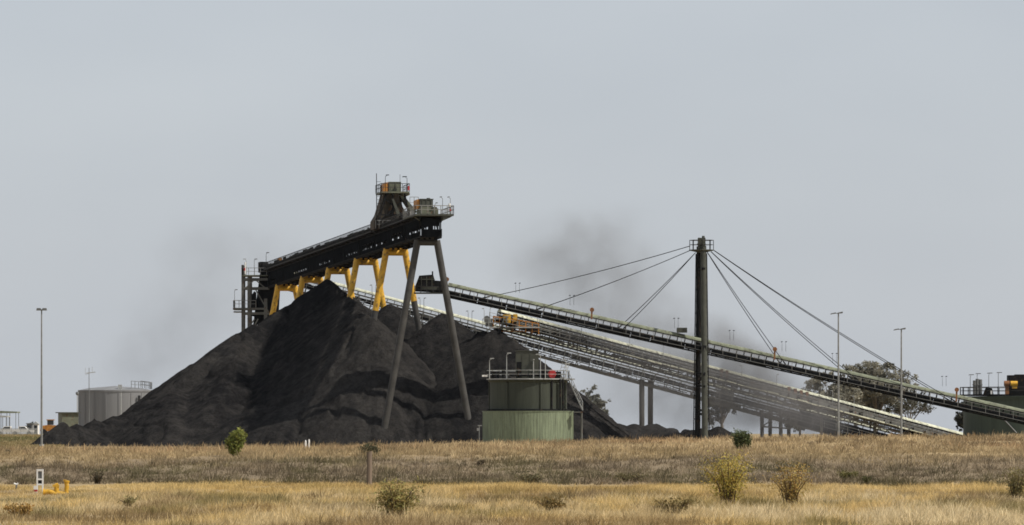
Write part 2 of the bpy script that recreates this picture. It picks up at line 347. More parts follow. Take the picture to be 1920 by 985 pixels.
# ------------------------------------------------------------------ small builders
def handrail(mb, pts, h=1.1, sp=1.6, r=0.035, mid=True):
    for a, b in zip(pts[:-1], pts[1:]):
        a = Vector(a); b = Vector(b); L = (b - a).length; n = max(1, round(L / sp))
        for i in range(n + 1):
            p = a.lerp(b, i / n); mb.beam(p, p + Vector((0, 0, h)), r * 2)
        mb.beam(a + Vector((0, 0, h)), b + Vector((0, 0, h)), r * 2)
        if mid: mb.beam(a + Vector((0, 0, h * .52)), b + Vector((0, 0, h * .52)), r * 1.5)
    return mb
def lamp(parent, base, h, dx, mat='galv_dk', head=0.55, r=0.045, label=None):
    """small area lamp: post, arm and flat head, as one part with its head as a sub-part"""
    base = Vector(base); top = base + Vector((0, 0, h))
    p = MB().tube(base, top, r, r * .7, n=6).tube(top, top + Vector((dx * .6, 0, .08)), r * .7, n=6).build('lamp_post', M[mat], parent)
    c = top + Vector((dx * (.6 + head / 2), 0, .10))
    hd = MB(); a = Vector((1, 0, .12 * dx)).normalized()
    hd.prism([c + Vector((-head / 2, -.14, .02)), c + Vector((head / 2, -.14, .06)), c + Vector((head / 2 * .8, -.14, .16)), c + Vector((-head / 2 * .8, -.14, .14))], (0, .28, 0))
    hd.build('lamp_head', M['galv'] if mat == 'galv' else M[mat], p)
    return p
def conveyor(root, p0, p1, width=1.7, hoodr=0.5, gap=0.45, depth=1.0, sp=1.1, tm='truss', hm='hood', post=0.09, rail=True, skirt=True, walk=0.8, clutter=False):
    p0 = Vector(p0); p1 = Vector(p1); d = (p1 - p0); L = d.length; d.normalize()
    sd = Vector((d.y, -d.x, 0)).normalized()
    if sd.y > 0: sd = -sd                      # towards the viewer's side
    up = Vector((-d.z * d.x, -d.z * d.y, 1 - d.z * d.z)).normalized()
    P = lambda t, s, u: p0 + d * t + sd * s + up * u       # u = 0: top of the truss
    hw = width / 2
    # arched hood in short lengths with a lip at each joint
    mb = MB(); n = 9; t = 0.0; seg = 2.4
    while t < L - 0.01:
        e = min(L, t + seg); rr = hoodr * (1 + random.uniform(-.03, .03))
        for (ta, tb, r) in ((t, e - .06, rr), (e - .06, e, rr + .035)):
            ring = [(math.cos(math.pi * i / (n - 1)) * r * 1.1, gap + math.sin(math.pi * i / (n - 1)) * r) for i in range(n)]
            vs = [P(ta, a, b) for a, b in ring] + [P(tb, a, b) for a, b in ring]
            mb.add(vs, [(i, i + 1, n + i + 1, n + i) for i in range(n - 1)], True)
            mb.add([P(ta, a, b) for a, b in ring], [tuple(range(n))]); mb.add([P(tb, a, b) for a, b in ring], [tuple(range(n))[::-1]])
        t = e
    mb.build('belt_hood', M[hm], root)
    mb = MB()
    mb.box(P(L / 2, 0, gap - .07), (L, hoodr * 1.9, .06), (d, sd, up))
    mb.box(P(L / 2, 0, .05), (L, hoodr * 1.7, .05), (d, sd, up))
    mb.build('belt', M['panel'], root)
    mb = MB(); k = int(L / sp)
    for i in range(k + 1):
        t = min(L - .05, .05 + i * sp)
        for s in (-1, 1): mb.beam(P(t, s * hoodr, .0), P(t, s * hoodr, gap + .02), post, post)
        mb.beam(P(t, -hoodr, gap * .45), P(t, hoodr, gap * .45), .1, .12)
    for s in (-1, 1): mb.box(P(L / 2, s * hoodr, .02), (L, .1, .12), (d, sd, up)); mb.box(P(L / 2, s * hoodr, gap - .02), (L, .07, .07), (d, sd, up))
    mb.box(P(L / 2, 0, .02), (L, hoodr * 2, .03), (d, sd, up)); mb.build('idler_frame', M[tm], root)
    mb = MB()
    for s in (-1, 1):
        mb.box(P(L / 2, s * hw, -.08), (L, .12, .16), (d, sd, up)); mb.box(P(L / 2, s * hw, -depth), (L, .12, .16), (d, sd, up))
        bay = depth * (1.0 if clutter else 1.5); k = max(1, int(L / bay)); bay = L / k
        for i in range(k + 1):
            t = min(L - .06, max(.06, i * bay)); mb.beam(P(t, s * hw, -.16), P(t, s * hw, -depth + .08), .13, .12)
            if i < k:
                mb.beam(P(i * bay, s * hw * .96, -depth + .1), P((i + 1) * bay, s * hw * .96, -.16), .08, .07)
    for i in range(k + 1): mb.beam(P(min(L - .06, max(.06, i * bay)), -hw, -depth + .02), P(min(L - .06, max(.06, i * bay)), hw, -depth + .02), .1, .08)
    mb.build('truss', M[tm], root)
    if skirt:
        mb = MB(); t = 0
        while t < L - .5:                       # drip trays and dust sheets hung along the sides, uneven and patched
            e = min(L, t + random.uniform(2.2, 5.5))
            a = -random.uniform(.14, .24) * depth; b = -random.uniform(.80, .94) * depth
            if clutter: b = a - depth * random.uniform(.22, .42)
            mb.box(P((t + e) / 2, 0, (a + b) / 2), (e - t - .1, hw * 1.5, abs(b - a)), (d, sd, up)); t = e + random.uniform(-.05, .03)
        mb.build('drip_tray', M['panel'], root)
    if clutter:                                 # pipes, cable ladders, spillage plates and a walkway on the far side
        mb = MB()
        for u in (-.2, -.30, -.46, -.62, -.80, -.9):
            t = 0
            while t < L - .5:
                e = min(L, t + random.uniform(3, 9)); s_ = random.choice((-1, 1)) * hw * random.uniform(.5, 1.0)
                mb.box(P((t + e) / 2, s_, u * depth + random.uniform(-.06, .06)), (e - t, random.uniform(.1, .4), random.uniform(.07, .2)), (d, sd, up)); t = e + random.uniform(0, 1.2)
        k = int(L / .7)
        for i in range(k):
            if random.random() < .95:
                t = (i + random.random()) * L / k; s_ = random.choice((-1, 1)) * hw; a = random.uniform(-.9, 0) * depth
                mb.beam(P(min(t, L - .1), s_, a), P(min(L - .1, t + random.uniform(-.3, .5)), s_, max(-depth, a - random.uniform(.3, .9))), random.uniform(.07, .17))
        mb.build('pipework', M['truss'], root)
        mb = MB(); mb.box(P(L / 2, -hw - .5, -depth * .3), (L, .8, .07), (d, sd, up)); k = int(L / 2.1)
        for i in range(k + 1):
            t = min(L - .05, .05 + i * 2.1); a = P(t, -hw - .85, -depth * .3); mb.beam(a, a + Vector((0, 0, 1.0)), .06)
        for hh in (1.0, .55): mb.beam(P(0.05, -hw - .85, -depth * .3) + Vector((0, 0, hh)), P(L - .05, -hw - .85, -depth * .3) + Vector((0, 0, hh)), .05)
        mb.build('service_walkway', M['rail'], root)
    if walk:
        mb = MB(); mb.box(P(L / 2, hw + walk / 2 + .07, -depth * .62), (L, walk, .07), (d, sd, up)); mb.build('walkway', M['galv_dk'], root)
        if rail:
            mb = MB(); k = int(L / 1.9)
            for i in range(k + 1):
                t = min(L - .05, .05 + i * 1.9); a = P(t, hw + walk, -depth * .62); mb.beam(a, a + Vector((0, 0, 1.0)), .055)
            for hh, ww in ((1.0, .05), (.55, .035)):
                mb.beam(P(0.05, hw + walk, -depth * .62) + Vector((0, 0, hh)), P(L - .05, hw + walk, -depth * .62) + Vector((0, 0, hh)), ww)
            mb.build('handrail', M['rail'], root)
    return P, L
def trestle(root, x, y, ztop, zbot, w=3.0, mat='truss', r=.4, n=2, name='support_column'):
    for s in ([-1, 1] if n == 2 else [0]):
        MB().tube((x + s * .15, y + s * w / 2, zbot - .3), (x, y + s * w / 2 * .8, ztop), r, n=10).build(name, M[mat], root)

# ------------------------------------------------------------------ stacking gantry with its portal frames
G0 = Vector((-11.36, 700, 26.74)); GS = Vector((-4.72, 22.0, -0.65))
ga = GS.normalized(); gs = Vector((22, 4.72, 0)).normalized(); gu = gs.cross(ga).normalized()
if gu.z < 0: gu = -gu
def GP(k, s, u): return G0 + GS * k + gs * s + gu * u          # k = 0 at the nearest portal, s across, u above its crossbeam
gax = (ga, gs, gu)
gantry = thing('stacking_gantry', 'long black conveyor gantry on yellow and grey portal legs above the coal', 'gantry', (G0.x, G0.y, gz(G0.x, G0.y)))
K0, K1 = -0.10, 5.55; GL = (K1 - K0) * GS.length; gm = (K0 + K1) / 2
UB, UT, HW = 0.62, 3.25, 1.42
mb = MB()
for s in (-1, 1):
    for u, hh in ((UB, .34), (UT - .16, .30)): mb.box(GP(gm, s * HW, u), (GL, .26, hh), gax)
    mb.box(GP(gm, s * HW, 1.25), (GL, .14, .14), gax)
    n = 62
    for i in range(n + 1):
        k = K0 + .003 + (K1 - K0 - .006) * i / n; mb.beam(GP(k, s * HW, UB + .15), GP(k, s * HW, UT - .3), .16, .14)
        if i < n and i % 2 == 0: mb.beam(GP(k, s * HW * .98, UB + .15), GP(k + (K1 - K0) / n * 2, s * HW * .98, UT - .3), .12, .1)
for i in range(0, n + 1, 2):
    k = K0 + .003 + (K1 - K0 - .006) * i / n; mb.beam(GP(k, -HW, UB - .02), GP(k, HW, UB - .02), .16, .16)
mb.build('truss', M['dark'], gantry)
mb = MB()
slots = [(-.2, .2, 1.75), (.43, .75, 2.1), (.91, 1.28, 1.62), (1.35, 1.75, 2.05), (1.9, 2.33, 1.6), (2.9, 3.3, 1.6), (3.8, 4.3, 1.6), (5.0, 5.2, 1.6)]
def sheet(s_, ka, kb, u0, u1):
    k = ka
    while k < kb - .002:                                         # plates of uneven depth, lapped
        e = min(kb, k + .22); o = random.uniform(.10, .15)
        mb.box(GP((k + e) / 2, s_ * (HW + o), (u0 + u1) / 2), ((e - k) * GS.length - .03, .04, u1 - u0 - random.uniform(0, .05)), gax); k = e
cuts = sorted([K0, K1] + [min(K1, max(K0, q)) for a_ in slots for q in a_[:2]])
for a_, b_ in zip(cuts[:-1], cuts[1:]):
    if b_ - a_ < .01: continue
    hit = [q for q in slots if q[0] - .01 <= (a_ + b_) / 2 <= q[1] + .01]
    if hit: sheet(-1, a_, b_, .66, 1.28); sheet(-1, a_, b_, hit[0][2], 3.0)
    else: sheet(-1, a_, b_, .66, 3.0)
sheet(1, K0, K1, .66, 1.70); sheet(1, K0, K1, 2.58, 3.0)
for u0, u1 in ((.66, 1.62), (2.05, 3.05)): mb.box(GP(K0 - .004, 0, (u0 + u1) / 2), (.05, 2 * HW - .3, u1 - u0), gax)
for q in range(9): mb.box(GP(K0 - .004, -1.2 + q * .3, 1.84), (.05, .14 if q != 4 else .3, .46), gax)
mb.build('side_panel', M['panel'], gantry)
mb = MB()
for k in (.3, 1.3, 1.85, 2.4, 2.75, 3.1, 3.7, 4.05, 4.7, 5.3): mb.beam(GP(k, -HW - .2, .7), GP(k, -HW - .2, 3.0), .1, .12)
for u in (.72, 2.96): mb.beam(GP(.3, -HW - .19, u), GP(5.3, -HW - .19, u), .08, .1)
mb.build('panel_rib', M['dark'], gantry)
MB().box(GP(gm, 0, 2.85), (GL, 1.5, .1), gax).box(GP(gm, 0, .95), (GL, 1.4, .06), gax).build('belt', M['black'], gantry)
mb = MB(); mb.box(GP(gm, 0, UT + .05), (GL, 4.0, .09), gax)
for i in range(0, 40):
    k = K0 + .02 + (K1 - K0 - .04) * i / 39
    for s in (-1, 1): mb.beam(GP(k, s * HW, UT - .25), GP(k, s * 1.95, UT - .02), .1, .1)
mb.build('walkway_deck', M['dark'], gantry)
mb = MB()
for s in (-1.96, 1.96):
    n = 130
    for i in range(n + 1):
        a = GP(K0 + .25 + (K1 - K0 - .27) * i / n, s, UT + .1); mb.beam(a, a + Vector((0, 0, 1.1)), .085)
    for hh, ww in ((1.1, .08), (.58, .06), (.1, .12)):
        mb.beam(GP(K0 + .25, s, UT + .1) + Vector((0, 0, hh)), GP(K1 - .02, s, UT + .1) + Vector((0, 0, hh)), ww)
mb.build('handrail', M['rail_dk'], gantry)
mb = MB()                                                         # cable tray, pull cords and idlers over the deck
for i in range(90):
    k = K0 + .4 + (K1 - K0 - .5) * i / 89; mb.beam(GP(k, -.7, UT + .1), GP(k, .7, UT + .75), .12, .1); mb.beam(GP(k, .7, UT + .1), GP(k, .7, UT + .75), .1, .1)
mb.box(GP((K0 + .4 + K1) / 2, 0, UT + .62), (GL - 11, 1.3, .07), gax)
for sx in (-1.85, 1.85):
    k = K0 + .4
    while k < K1 - .1:
        e = k + random.uniform(.03, .16)
        hh_ = random.uniform(.6, 1.0); mb.box(GP((k + e) / 2, sx, UT + .1 + hh_ / 2), ((e - k) * GS.length, .05, hh_), gax)
        k = e + random.uniform(.0, .012)
mb.build('return_idler', M['dark'], gantry)
TOPW, BASEW = 1.36, 5.95
for k in range(6):
    top = G0 + GS * k; zb = -0.6; hgt = top.z - 1.2
    mats = [M['leg'], M['yellow']]
    beam = MB(); beam.cur = 0 if k == 0 else 1
    r = .46 if k == 0 else .44
    beam.tube(top - gs * TOPW, top + gs * TOPW, r * .92, n=14)
    for s in (-.75, 0, .75): beam.box(top + gs * s + Vector((0, 0, r + .06)), (.4, .35, .3), gax)
    bm = beam.build('portal_beam', mats, gantry)
    for s in (-1, 1):
        a = top + gs * (s * TOPW); b = top + gs * (s * BASEW); b.z = 1.2
        b = a + (b - a) * ((a.z - zb) / (a.z - b.z))
        g = MB(); g.cur = 0 if k == 0 else 1
        ext = a - (b - a).normalized() * (.55 if k else .3)
        if k == 0: g.tube(ext, b, r, r * 1.0, n=14)
        else:
            f = {1: .30, 2: .30, 3: .30, 4: .3, 5: .3}[k]; m_ = a.lerp(b, f - (.05 if (k == 1 and s > 0) else 0))
            g.tube(ext, m_, r, n=14); g.cur = 0; g.tube(m_, b, r * .98, n=14)
            g.cur = 1
            for q in (.0,): g.tube(a.lerp(b, q) - (b - a).normalized() * .1, a.lerp(b, q) + (b - a).normalized() * .1, r * 1.1, n=14)
        g.build('leg', mats, bm)
# head platform over the nearest portal
hp = MB()
hp.box(GP(.02, .25, UT + .22), (8.5, 5.3, .24), gax)
for s in (-1, 1): hp.beam(GP(-.1, s * HW, UT - .5), GP(-.1, .25 + s * 2.5, UT + .08), .16, .16)
hp.prism([GP(-.16, 2.85, UT + .1), GP(-.16, HW, UT - .55), GP(-.16, HW, UT + .1)], ga * 7.5)
head = hp.build('head_platform', M['olive_dk'], gantry)
zf = Vector((0, 0, .34))
MB().box(GP(-.05, -.25, UT + .85), (3.0, 2.2, 1.0), gax).box(GP(-.05, .75, UT + .75), (3.2, .5, .8), gax).build('gearbox', M['olive'], head)
dm = MB().box(GP(0.0, -.35, UT + 1.85), (3.0, 1.75, 1.15), gax)
for q in (-.6, 0, .6): dm.box(GP(-.069, -.35 + q, UT + 1.85), (.06, .1, 1.2), gax)
dm.box(GP(0, -.35, UT + 2.46), (3.2, 1.9, .1), gax); dm.tube(GP(0, .2, UT + 2.45), GP(0, .2, UT + 2.72), .25)
dm.build('drive_housing', M['olive_dk'], head)
MB().box(GP(0.0, -1.42, UT + 1.8), (2.6, .32, 1.25), gax).build('coupling_guard', M['orange'], head)
MB().box(GP(.10, -1.6, UT + .75), (1.2, .5, .7), gax).build('white_cabinet', M['white'], head)
rl = MB(); handrail(rl, [GP(.2, -2.38, UT + .34), GP(-.17, -2.38, UT + .34), GP(-.17, 2.86, UT + .34), GP(.2, 2.86, UT + .34)], sp=.95, r=.045); rl.build('handrail', M['rail'], head)
for s, dx in ((1.45, -1), (2.5, -1), (.4, 1)): lamp(head, GP(-.15, s, UT + .34), 2.1 if s > 1 else 1.3, dx * .3, head=.34)
MB().tube(GP(-.16, 2.35, UT + 1.3), GP(-.16, 2.35, UT + 1.75), .16).build('siren', M['white'], head)
MB().tube(GP(-.16, 2.45, UT + .75), GP(-.16, 2.45, UT + 1.05), .14).build('red_beacon', M['red'], head)
# discharge tower
KT = 1.12
def TP(s, u, a=0): return GP(KT, s, u) + ga * a
tw = MB()
for a in (-1.9, 1.9):
    for p, qv in (((-2.55, UT), (-1.1, 8.3)), ((2.45, UT + .2), (1.45, 8.3)), ((-.2, UT), (-.2, 8.3))): tw.beam(TP(*p, a), TP(*qv, a), .24, .24)
    tw.beam(TP(-2.1, 5.3, a), TP(2.1, 5.3, a), .2, .2); tw.beam(TP(-2.4, 4.2, a), TP(1.6, 7.6, a), .16, .16); tw.beam(TP(2.3, 4.2, a), TP(-1.3, 7.6, a), .16, .16)
tower = tw.build('discharge_tower', M['dark'], gantry)
MB().prism([TP(-2.75, UT + .1, -1.5), TP(-2.75, 4.5, -1.5), TP(-2.2, 5.4, -1.5), TP(-1.35, 8.1, -1.5), TP(.75, 8.1, -1.5), TP(1.0, 6.9, -1.5), TP(1.9, 5.4, -1.5), TP(1.9, UT + .1, -1.5)], ga * 3).build('chute', M['brown'], tower)
MB().prism([TP(.9, 7.9, -1.7), TP(1.5, 7.9, -1.7), TP(3.3, 5.7, -1.7), TP(2.6, 5.5, -1.7)], ga * 1.2).build('chute_arm', M['olive'], tower)
MB().prism([TP(-.4, 7.5, -2.2), TP(-.1, 7.5, -2.2), TP(.9, 5.1, -2.2), TP(.4, 5.0, -2.2)], ga * .4).build('brace_plate', M['olive_dk'], tower)
MB().box(TP(.15, 8.42), (4.6, 3.9, .22), gax).box(TP(1.7, 8.2), (4, 1.0, .25), gax).build('platform', M['olive'], tower)
db = MB(); db.box(TP(.25, 9.25), (2.6, 1.62, 1.25), gax)
for q in (-.79, 0, .79): db.box(TP(.25 + q, 9.25, -1.32), (.08, .09, 1.28), gax)
db.box(TP(.25, 9.9), (2.7, 1.72, .08), gax); db.build('drive_housing', M['olive'], tower)
MB().prism([TP(-1.45, 8.55, -1.2), TP(-.7, 8.55, -1.2), TP(-.7, 9.85, -1.2), TP(-1.15, 9.85, -1.2)], ga * 2.2).build('coupling_guard', M['orange'], tower)
rl = MB(); handrail(rl, [TP(-1.85, 8.53, 2.2), TP(-1.85, 8.53, -2.2), TP(2.1, 8.53, -2.2), TP(2.1, 8.53, 2.2)], sp=1.0, r=.04); rl.build('handrail', M['rail_dk'], tower)
rl = MB(); handrail(rl, [TP(-2.7, UT + .15, -2.2), TP(3.3, UT + .2, -2.2)], sp=.5, r=.04); handrail(rl, [TP(2.2, 6.2, -1.9), TP(3.4, 6.2, -1.9)], h=1.6, sp=.6, r=.035); rl.build('stair_rail', M['rail'], tower)
ld = MB()
for a in (-2.3,):
    ld.tube(TP(-2.55, UT, a), TP(-2.55, 11.0, a), .07, .05, n=6); ld.tube(TP(-1.95, UT + 2, a), TP(-1.95, 9.4, a), .05, n=6)
    for i in range(11): ld.beam(TP(-2.55, UT + 1.6 + i * .5, a), TP(-1.95, UT + 1.6 + i * .5, a), .05)
ld.build('ladder_mast', M['dark'], tower)
lamp(tower, TP(-1.3, 8.5, -2.2), 2.1, .35, mat='dark', head=.5); lamp(tower, TP(1.75, 8.5, -2.2), 1.9, -.35, mat='dark', head=.7)
MB().tube(TP(.8, 8.5, -2.1), TP(.8, 10.9, -2.1), .03, n=5).build('aerial', M['rail_dk'], tower)
MB().tube(TP(1.95, 8.7, -2.25), TP(1.95, 9.3, -2.25), .14).build('fire_extinguisher', M['red'], tower)
# tail of the gantry, with the steel tower that takes the incoming belt
gt = MB()
gt.prism([GP(5.42, -2.2, UT + .2), GP(5.42, .8, UT + .2), GP(5.42, .3, -4.6), GP(5.42, -3.4, -5.2)], ga * 2.0)
gt.build('tail_chute', M['panel'], gantry)
MB().prism([GP(5.3, -1.1, UT + .2), GP(5.3, .2, UT + .2), GP(5.3, .5, UT + 1.9), GP(5.3, .0, UT + 1.9)], ga * 1.2).build('tail_guard', M['orange'], gantry)
MB().box(GP(5.5, -1.75, UT + .7), (2, 1.3, 1.6), gax).build('tail_cabinet', M['dark'], gantry)
lamp(gantry, GP(5.5, -1.3, UT + .2), 2.6, .3, mat='dark', head=.5)

# ------------------------------------------------------------------ transfer tower behind the stockpile
D = 818.0
tt = thing('transfer_tower', 'open steel transfer tower with platforms at the far end of the black gantry', 'tower', (X(470, D), D, gz(X(470, D), D)))
mb = MB()
for px, pt in ((455, 497), (467, 518), (498, 560)):
    for dy in (0, 4.5): mb.beam((X(px, D), D + dy, -.3), (X(px, D), D + dy, Z(pt, D)), .38 if px < 460 else .5)
for py in (524, 541, 588): mb.beam((X(455, D), D - .1, Z(py, D)), (X(505, D), D - .1, Z(py, D)), .25, .4); mb.beam((X(455, D), D + 4.6, Z(py, D)), (X(505, D), D + 4.6, Z(py, D)), .2, .3)
for a in ((460, 541, 478, 524), (478, 524, 498, 541), (455, 630, 478, 598), (462, 640, 484, 598), (505, 588, 478, 541)):
    mb.beam((X(a[0], D), D - .2, Z(a[1], D)), (X(a[2], D), D - .2, Z(a[3], D)), .18)
for py in (524, 588):
    for px in (455, 480, 505): mb.beam((X(px, D), D, Z(py, D)), (X(px, D), D + 4.5, Z(py, D)), .2)
mb.build('steel_frame', M['truss'], tt)
MB().bx(X(454, D), X(506, D), D - .5, D + 5, Z(518, D), Z(516, D)).build('upper_platform', M['olive'], tt)
MB().bx(X(437, D), X(500, D), D - .5, D + 5, Z(581, D), Z(577.5, D)).bx(X(438, D), X(454, D), D - .3, D + 3, Z(586, D), Z(584, D)).build('lower_platform', M['truss'], tt)
rl = MB(); handrail(rl, [(X(455, D), D + 4, Z(516, D)), (X(455, D), D - .4, Z(516, D)), (X(500, D), D - .4, Z(516, D))], sp=1.0, r=.04); rl.build('handrail', M['rail'], tt)
rl = MB(); handrail(rl, [(X(438, D), D + 4, Z(577, D)), (X(438, D), D - .4, Z(577, D)), (X(480, D), D - .4, Z(577, D))], sp=1.0, r=.045); rl.build('handrail', M['rail'], tt)
MB().prism([(X(470, D), D + 1, Z(577, D)), (X(479, D), D + 1, Z(577, D)), (X(479, D), D + 1, Z(548, D)), (X(476, D), D + 1, Z(546, D)), (X(472, D), D + 1, Z(552, D))], (0, 2, 0)).build('drive_housing', M['dark'], tt)
MB().prism([(X(466, D), D + .8, Z(586, D)), (X(520, D), D + .8, Z(596, D)), (X(505, D), D + .8, Z(600, D)), (X(470, D), D + .8, Z(592, D))], (0, 3, 0)).build('spill_chute', M['panel'], tt)
mb = MB()
for i in range(9):                                                # stair flight zigzag
    mb.beam((X(486 + i * 1.6, D), D + 3.2, Z(577 - i * 7, D)), (X(489 + i * 1.6, D), D + 3.2, Z(577 - i * 7, D)), 1.0, .08)
mb.beam((X(485, D), D + 2.7, Z(578, D)), (X(501, D), D + 2.7, Z(517, D)), .1, .25); mb.beam((X(485, D), D + 2.7, Z(566, D)), (X(501, D), D + 2.7, Z(505, D)), .06)
mb.build('stair', M['rail'], tt)
lamp(tt, (X(462, D), D - .3, Z(516, D)), 2.3, -.3, mat='galv', head=.5); lamp(tt, (X(477, D), D - .3, Z(516, D)), 2.3, .3, mat='galv_dk', head=.5); lamp(tt, (X(440, D), D - .3, Z(577, D)), 2.6, .3, head=.5)
MB().tube((X(459, D), D - .4, Z(508, D)), (X(459, D), D - .4, Z(503, D)), .16).build('red_beacon', M['red'], tt)
MB().tube((X(460, D), D - .4, Z(514, D)), (X(460, D), D - .4, Z(492, D)), .12).build('vent_stack', M['white'], tt)

# ------------------------------------------------------------------ incoming conveyors
DB = 828.0
b1 = thing('trestle_conveyor', 'farthest conveyor, rising behind the coal peak to the transfer tower', 'conveyor', (X(1450, DB), DB, gz(X(1450, DB), DB)))
P1_, L1 = conveyor(b1, W(505, 508, DB), W(1665, 817, DB), width=2.0, hoodr=.42, gap=.55, depth=2.1, sp=1.2, tm='truss', hm='hood_pale', post=.10, walk=.8, clutter=True)
mb = MB(); u_ = (1.0, 0, 0)
d1 = (W(1665, 817, DB) - W(505, 508, DB)).normalized(); up1 = Vector((-d1.z * d1.x, 0, 1 - d1.z ** 2)).normalized(); ax1 = (d1, Vector((0, -1, 0)), up1)
mb.box(P1_(L1 / 2, 1.02, -2.1), (L1, .24, .5), ax1); mb.box(P1_(L1 / 2, -1.02, -2.1), (L1, .2, .4), ax1); mb.build('bottom_girder', M['truss'], b1)
mb = MB(); t0 = L1 * (1500 - 505) / 1160; t = t0
while t < L1 - 1: e = min(L1, t + 2.4); mb.box(P1_((t + e) / 2, 1.12, -1.0 + random.uniform(-.08, .08)), (e - t - .04, .05, 2.2), ax1); t = e
mb.build('side_panel', M['panel'], b1)  # dark sheets added to give the conveyor its shaded underside
for px in (1203, 1220): MB().tube((X(px, DB), DB + (2 if px > 1210 else -2), -.2), (X(px, DB), DB + (1 if px > 1210 else -1), Z(712, DB)), .42, n=10).build('support_column', M['leg'], b1)
for px in (1428, 1445, 1463, 1480):
    MB().tube((X(px, DB), DB + (2 if px in (1445, 1480) else -1.8), -.2), (X(px, DB), DB + (1 if px in (1445, 1480) else -1), Z(770, DB)), .30, n=8).build('support_column', M['leg'], b1)
mb = MB()
for py in (775, 800): mb.beam((X(1426, DB), DB - 1.9, Z(py, DB)), (X(1482, DB), DB - 1.9, Z(py + 4, DB)), .25)
mb.beam((X(1428, DB), DB - 1.9, Z(800, DB)), (X(1463, DB), DB - 1.9, Z(776, DB)), .18); mb.build('trestle_brace', M['leg'], b1)
for px in (700, 790, 880):
    for dx in (-2, 5): lamp(b1, (X(px + dx, DB), DB - 1.3, Z(560 + (px - 700) * .27, DB)), 1.9, .2 if dx > 0 else -.2, head=.4)

DC = 740.0
b2 = thing('stacking_conveyor', 'pale hooded conveyor with orange drive at its head over the flat topped coal heap', 'conveyor', (X(1500, DC), DC, gz(X(1500, DC), DC)))
P2_, L2 = conveyor(b2, W(935, 592, 716), W(1815, 826, 772), width=2.2, hoodr=.42, gap=.5, depth=1.7, sp=1.0, tm='truss', hm='hood_pale', post=.09, walk=.9, clutter=True)
DQ = 718.0
mb = MB(); hx0, hx1 = X(925, DQ), X(1010, DQ); yA, yB = DQ - 2.3, DQ + 1.6
for i in range(8):
    x = hx0 + (hx1 - hx0) * i / 7; zt = Z(594 + i * 1.9, DQ); mb.beam((x, yA, zt - 1.5), (x, yA, zt), .13); mb.beam((x, yB, zt - 1.5), (x, yB, zt), .12)
for yy in (yA, yB):
    for o in (0, -.7): mb.beam((hx0, yy, Z(594, DQ) + o), (hx1, yy, Z(607.5, DQ) + o), .16, .14)
for x in (hx0, hx1): mb.beam((x, yA, Z(600, DQ) - .7), (x, yB, Z(600, DQ) - .7), .12)
mb.bx(hx0, hx1, yA + .1, yB - .1, Z(610, DQ) - .9, Z(610, DQ) - .84); mb.build('guard_rail', M['orange'], b2)
MB().bx(X(943, DQ), X(958, DQ), yA - .1, yA + 1.6, Z(606, DQ), Z(591, DQ)).bx(X(962, DQ), X(970, DQ), yA - .05, yA + 1.3, Z(604, DQ), Z(590, DQ)).build('drive_housing', M['yellow'], b2)
MB().bx(X(918, DQ), X(1012, DQ), yA - .3, yB + .3, Z(616, DQ), Z(613.5, DQ)).build('head_platform', M['galv'], b2)
MB().bx(X(910, DQ), X(923, DQ), yA, yB, Z(612, DQ), Z(598, DQ)).tube((X(913, DQ), yA - .2, Z(599, DQ)), (X(913, DQ), yB + .2, Z(599, DQ)), .45, n=14).build('head_pulley', M['galv_dk'], b2)
rl = MB(); handrail(rl, [(X(905, DQ), yA - .2, Z(614, DQ)), (X(940, DQ), yA - .2, Z(614, DQ))], sp=.8, r=.04); rl.build('handrail', M['galv'], b2)
DC_ = lambda px: 716 + 56 * (px - 935) / 880
for px, py in ((908, 600), (919, 598), (1008, 604), (1090, 622), (1180, 648), (1243, 668), (1390, 705), (1455, 722), (1560, 752), (1600, 762)):
    lamp(b2, (X(px, DC_(px)), DC_(px) - 1.6, Z(py + 8, DC_(px))), 1.9, .2 if px % 2 else -.2, mat='galv', head=.35)
d2 = (W(1815, 826, 772) - W(935, 592, 716)).normalized(); s2 = Vector((d2.y, -d2.x, 0)).normalized(); u2 = s2.cross(d2); u2 = -u2 if u2.z < 0 else u2
mb = MB(); t = L2 * .17
while t < L2 - 1: e = t + random.uniform(1, 3); hh_ = random.uniform(.06, .22); mb.box(P2_((t + e) / 2, 2.05, -1.02 + random.uniform(-.06, .06)), (e - t, .05, hh_), (d2, s2, u2)); t = e + random.uniform(.0, .35)
mb.build('kick_plate', M['hood_pale'], b2)
mb = MB(); t = L2 * .5
while t < L2 - 3: e = t + random.uniform(.8, 2.2); hh_ = random.uniform(.3, .75); mb.box(P2_((t + e) / 2, 1.16, -.55), (e - t, .04, hh_), (d2, s2, u2)); t = e + random.uniform(.1, 1.2)
mb.box(P2_(L2 * .75, 1.16, -.2), (L2 * .5, .05, .05), (d2, s2, u2)); mb.build('mesh_guard', M['truss'], b2)
for px in (1352, 1362, 1478, 1490, 1501, 1512):
    DC = DC_(px); MB().beam((X(px, DC), DC - 1.9, Z(690 + (px - 1350) * .266 + 20, DC)), (X(px, DC), DC - 1.9, Z(690 + (px - 1350) * .266 + 2, DC)), .42).build('rusty_post', M['rusty'], b2)
for px, py in ((1640, 800), (1540, 790)):
    DC = DC_(px)
    for dy in (-1, 1): MB().beam((X(px, DC), DC + dy, -.2), (X(px, DC), DC + dy, Z(py - 8, DC)), .3).build('support_column', M['truss'], b2)

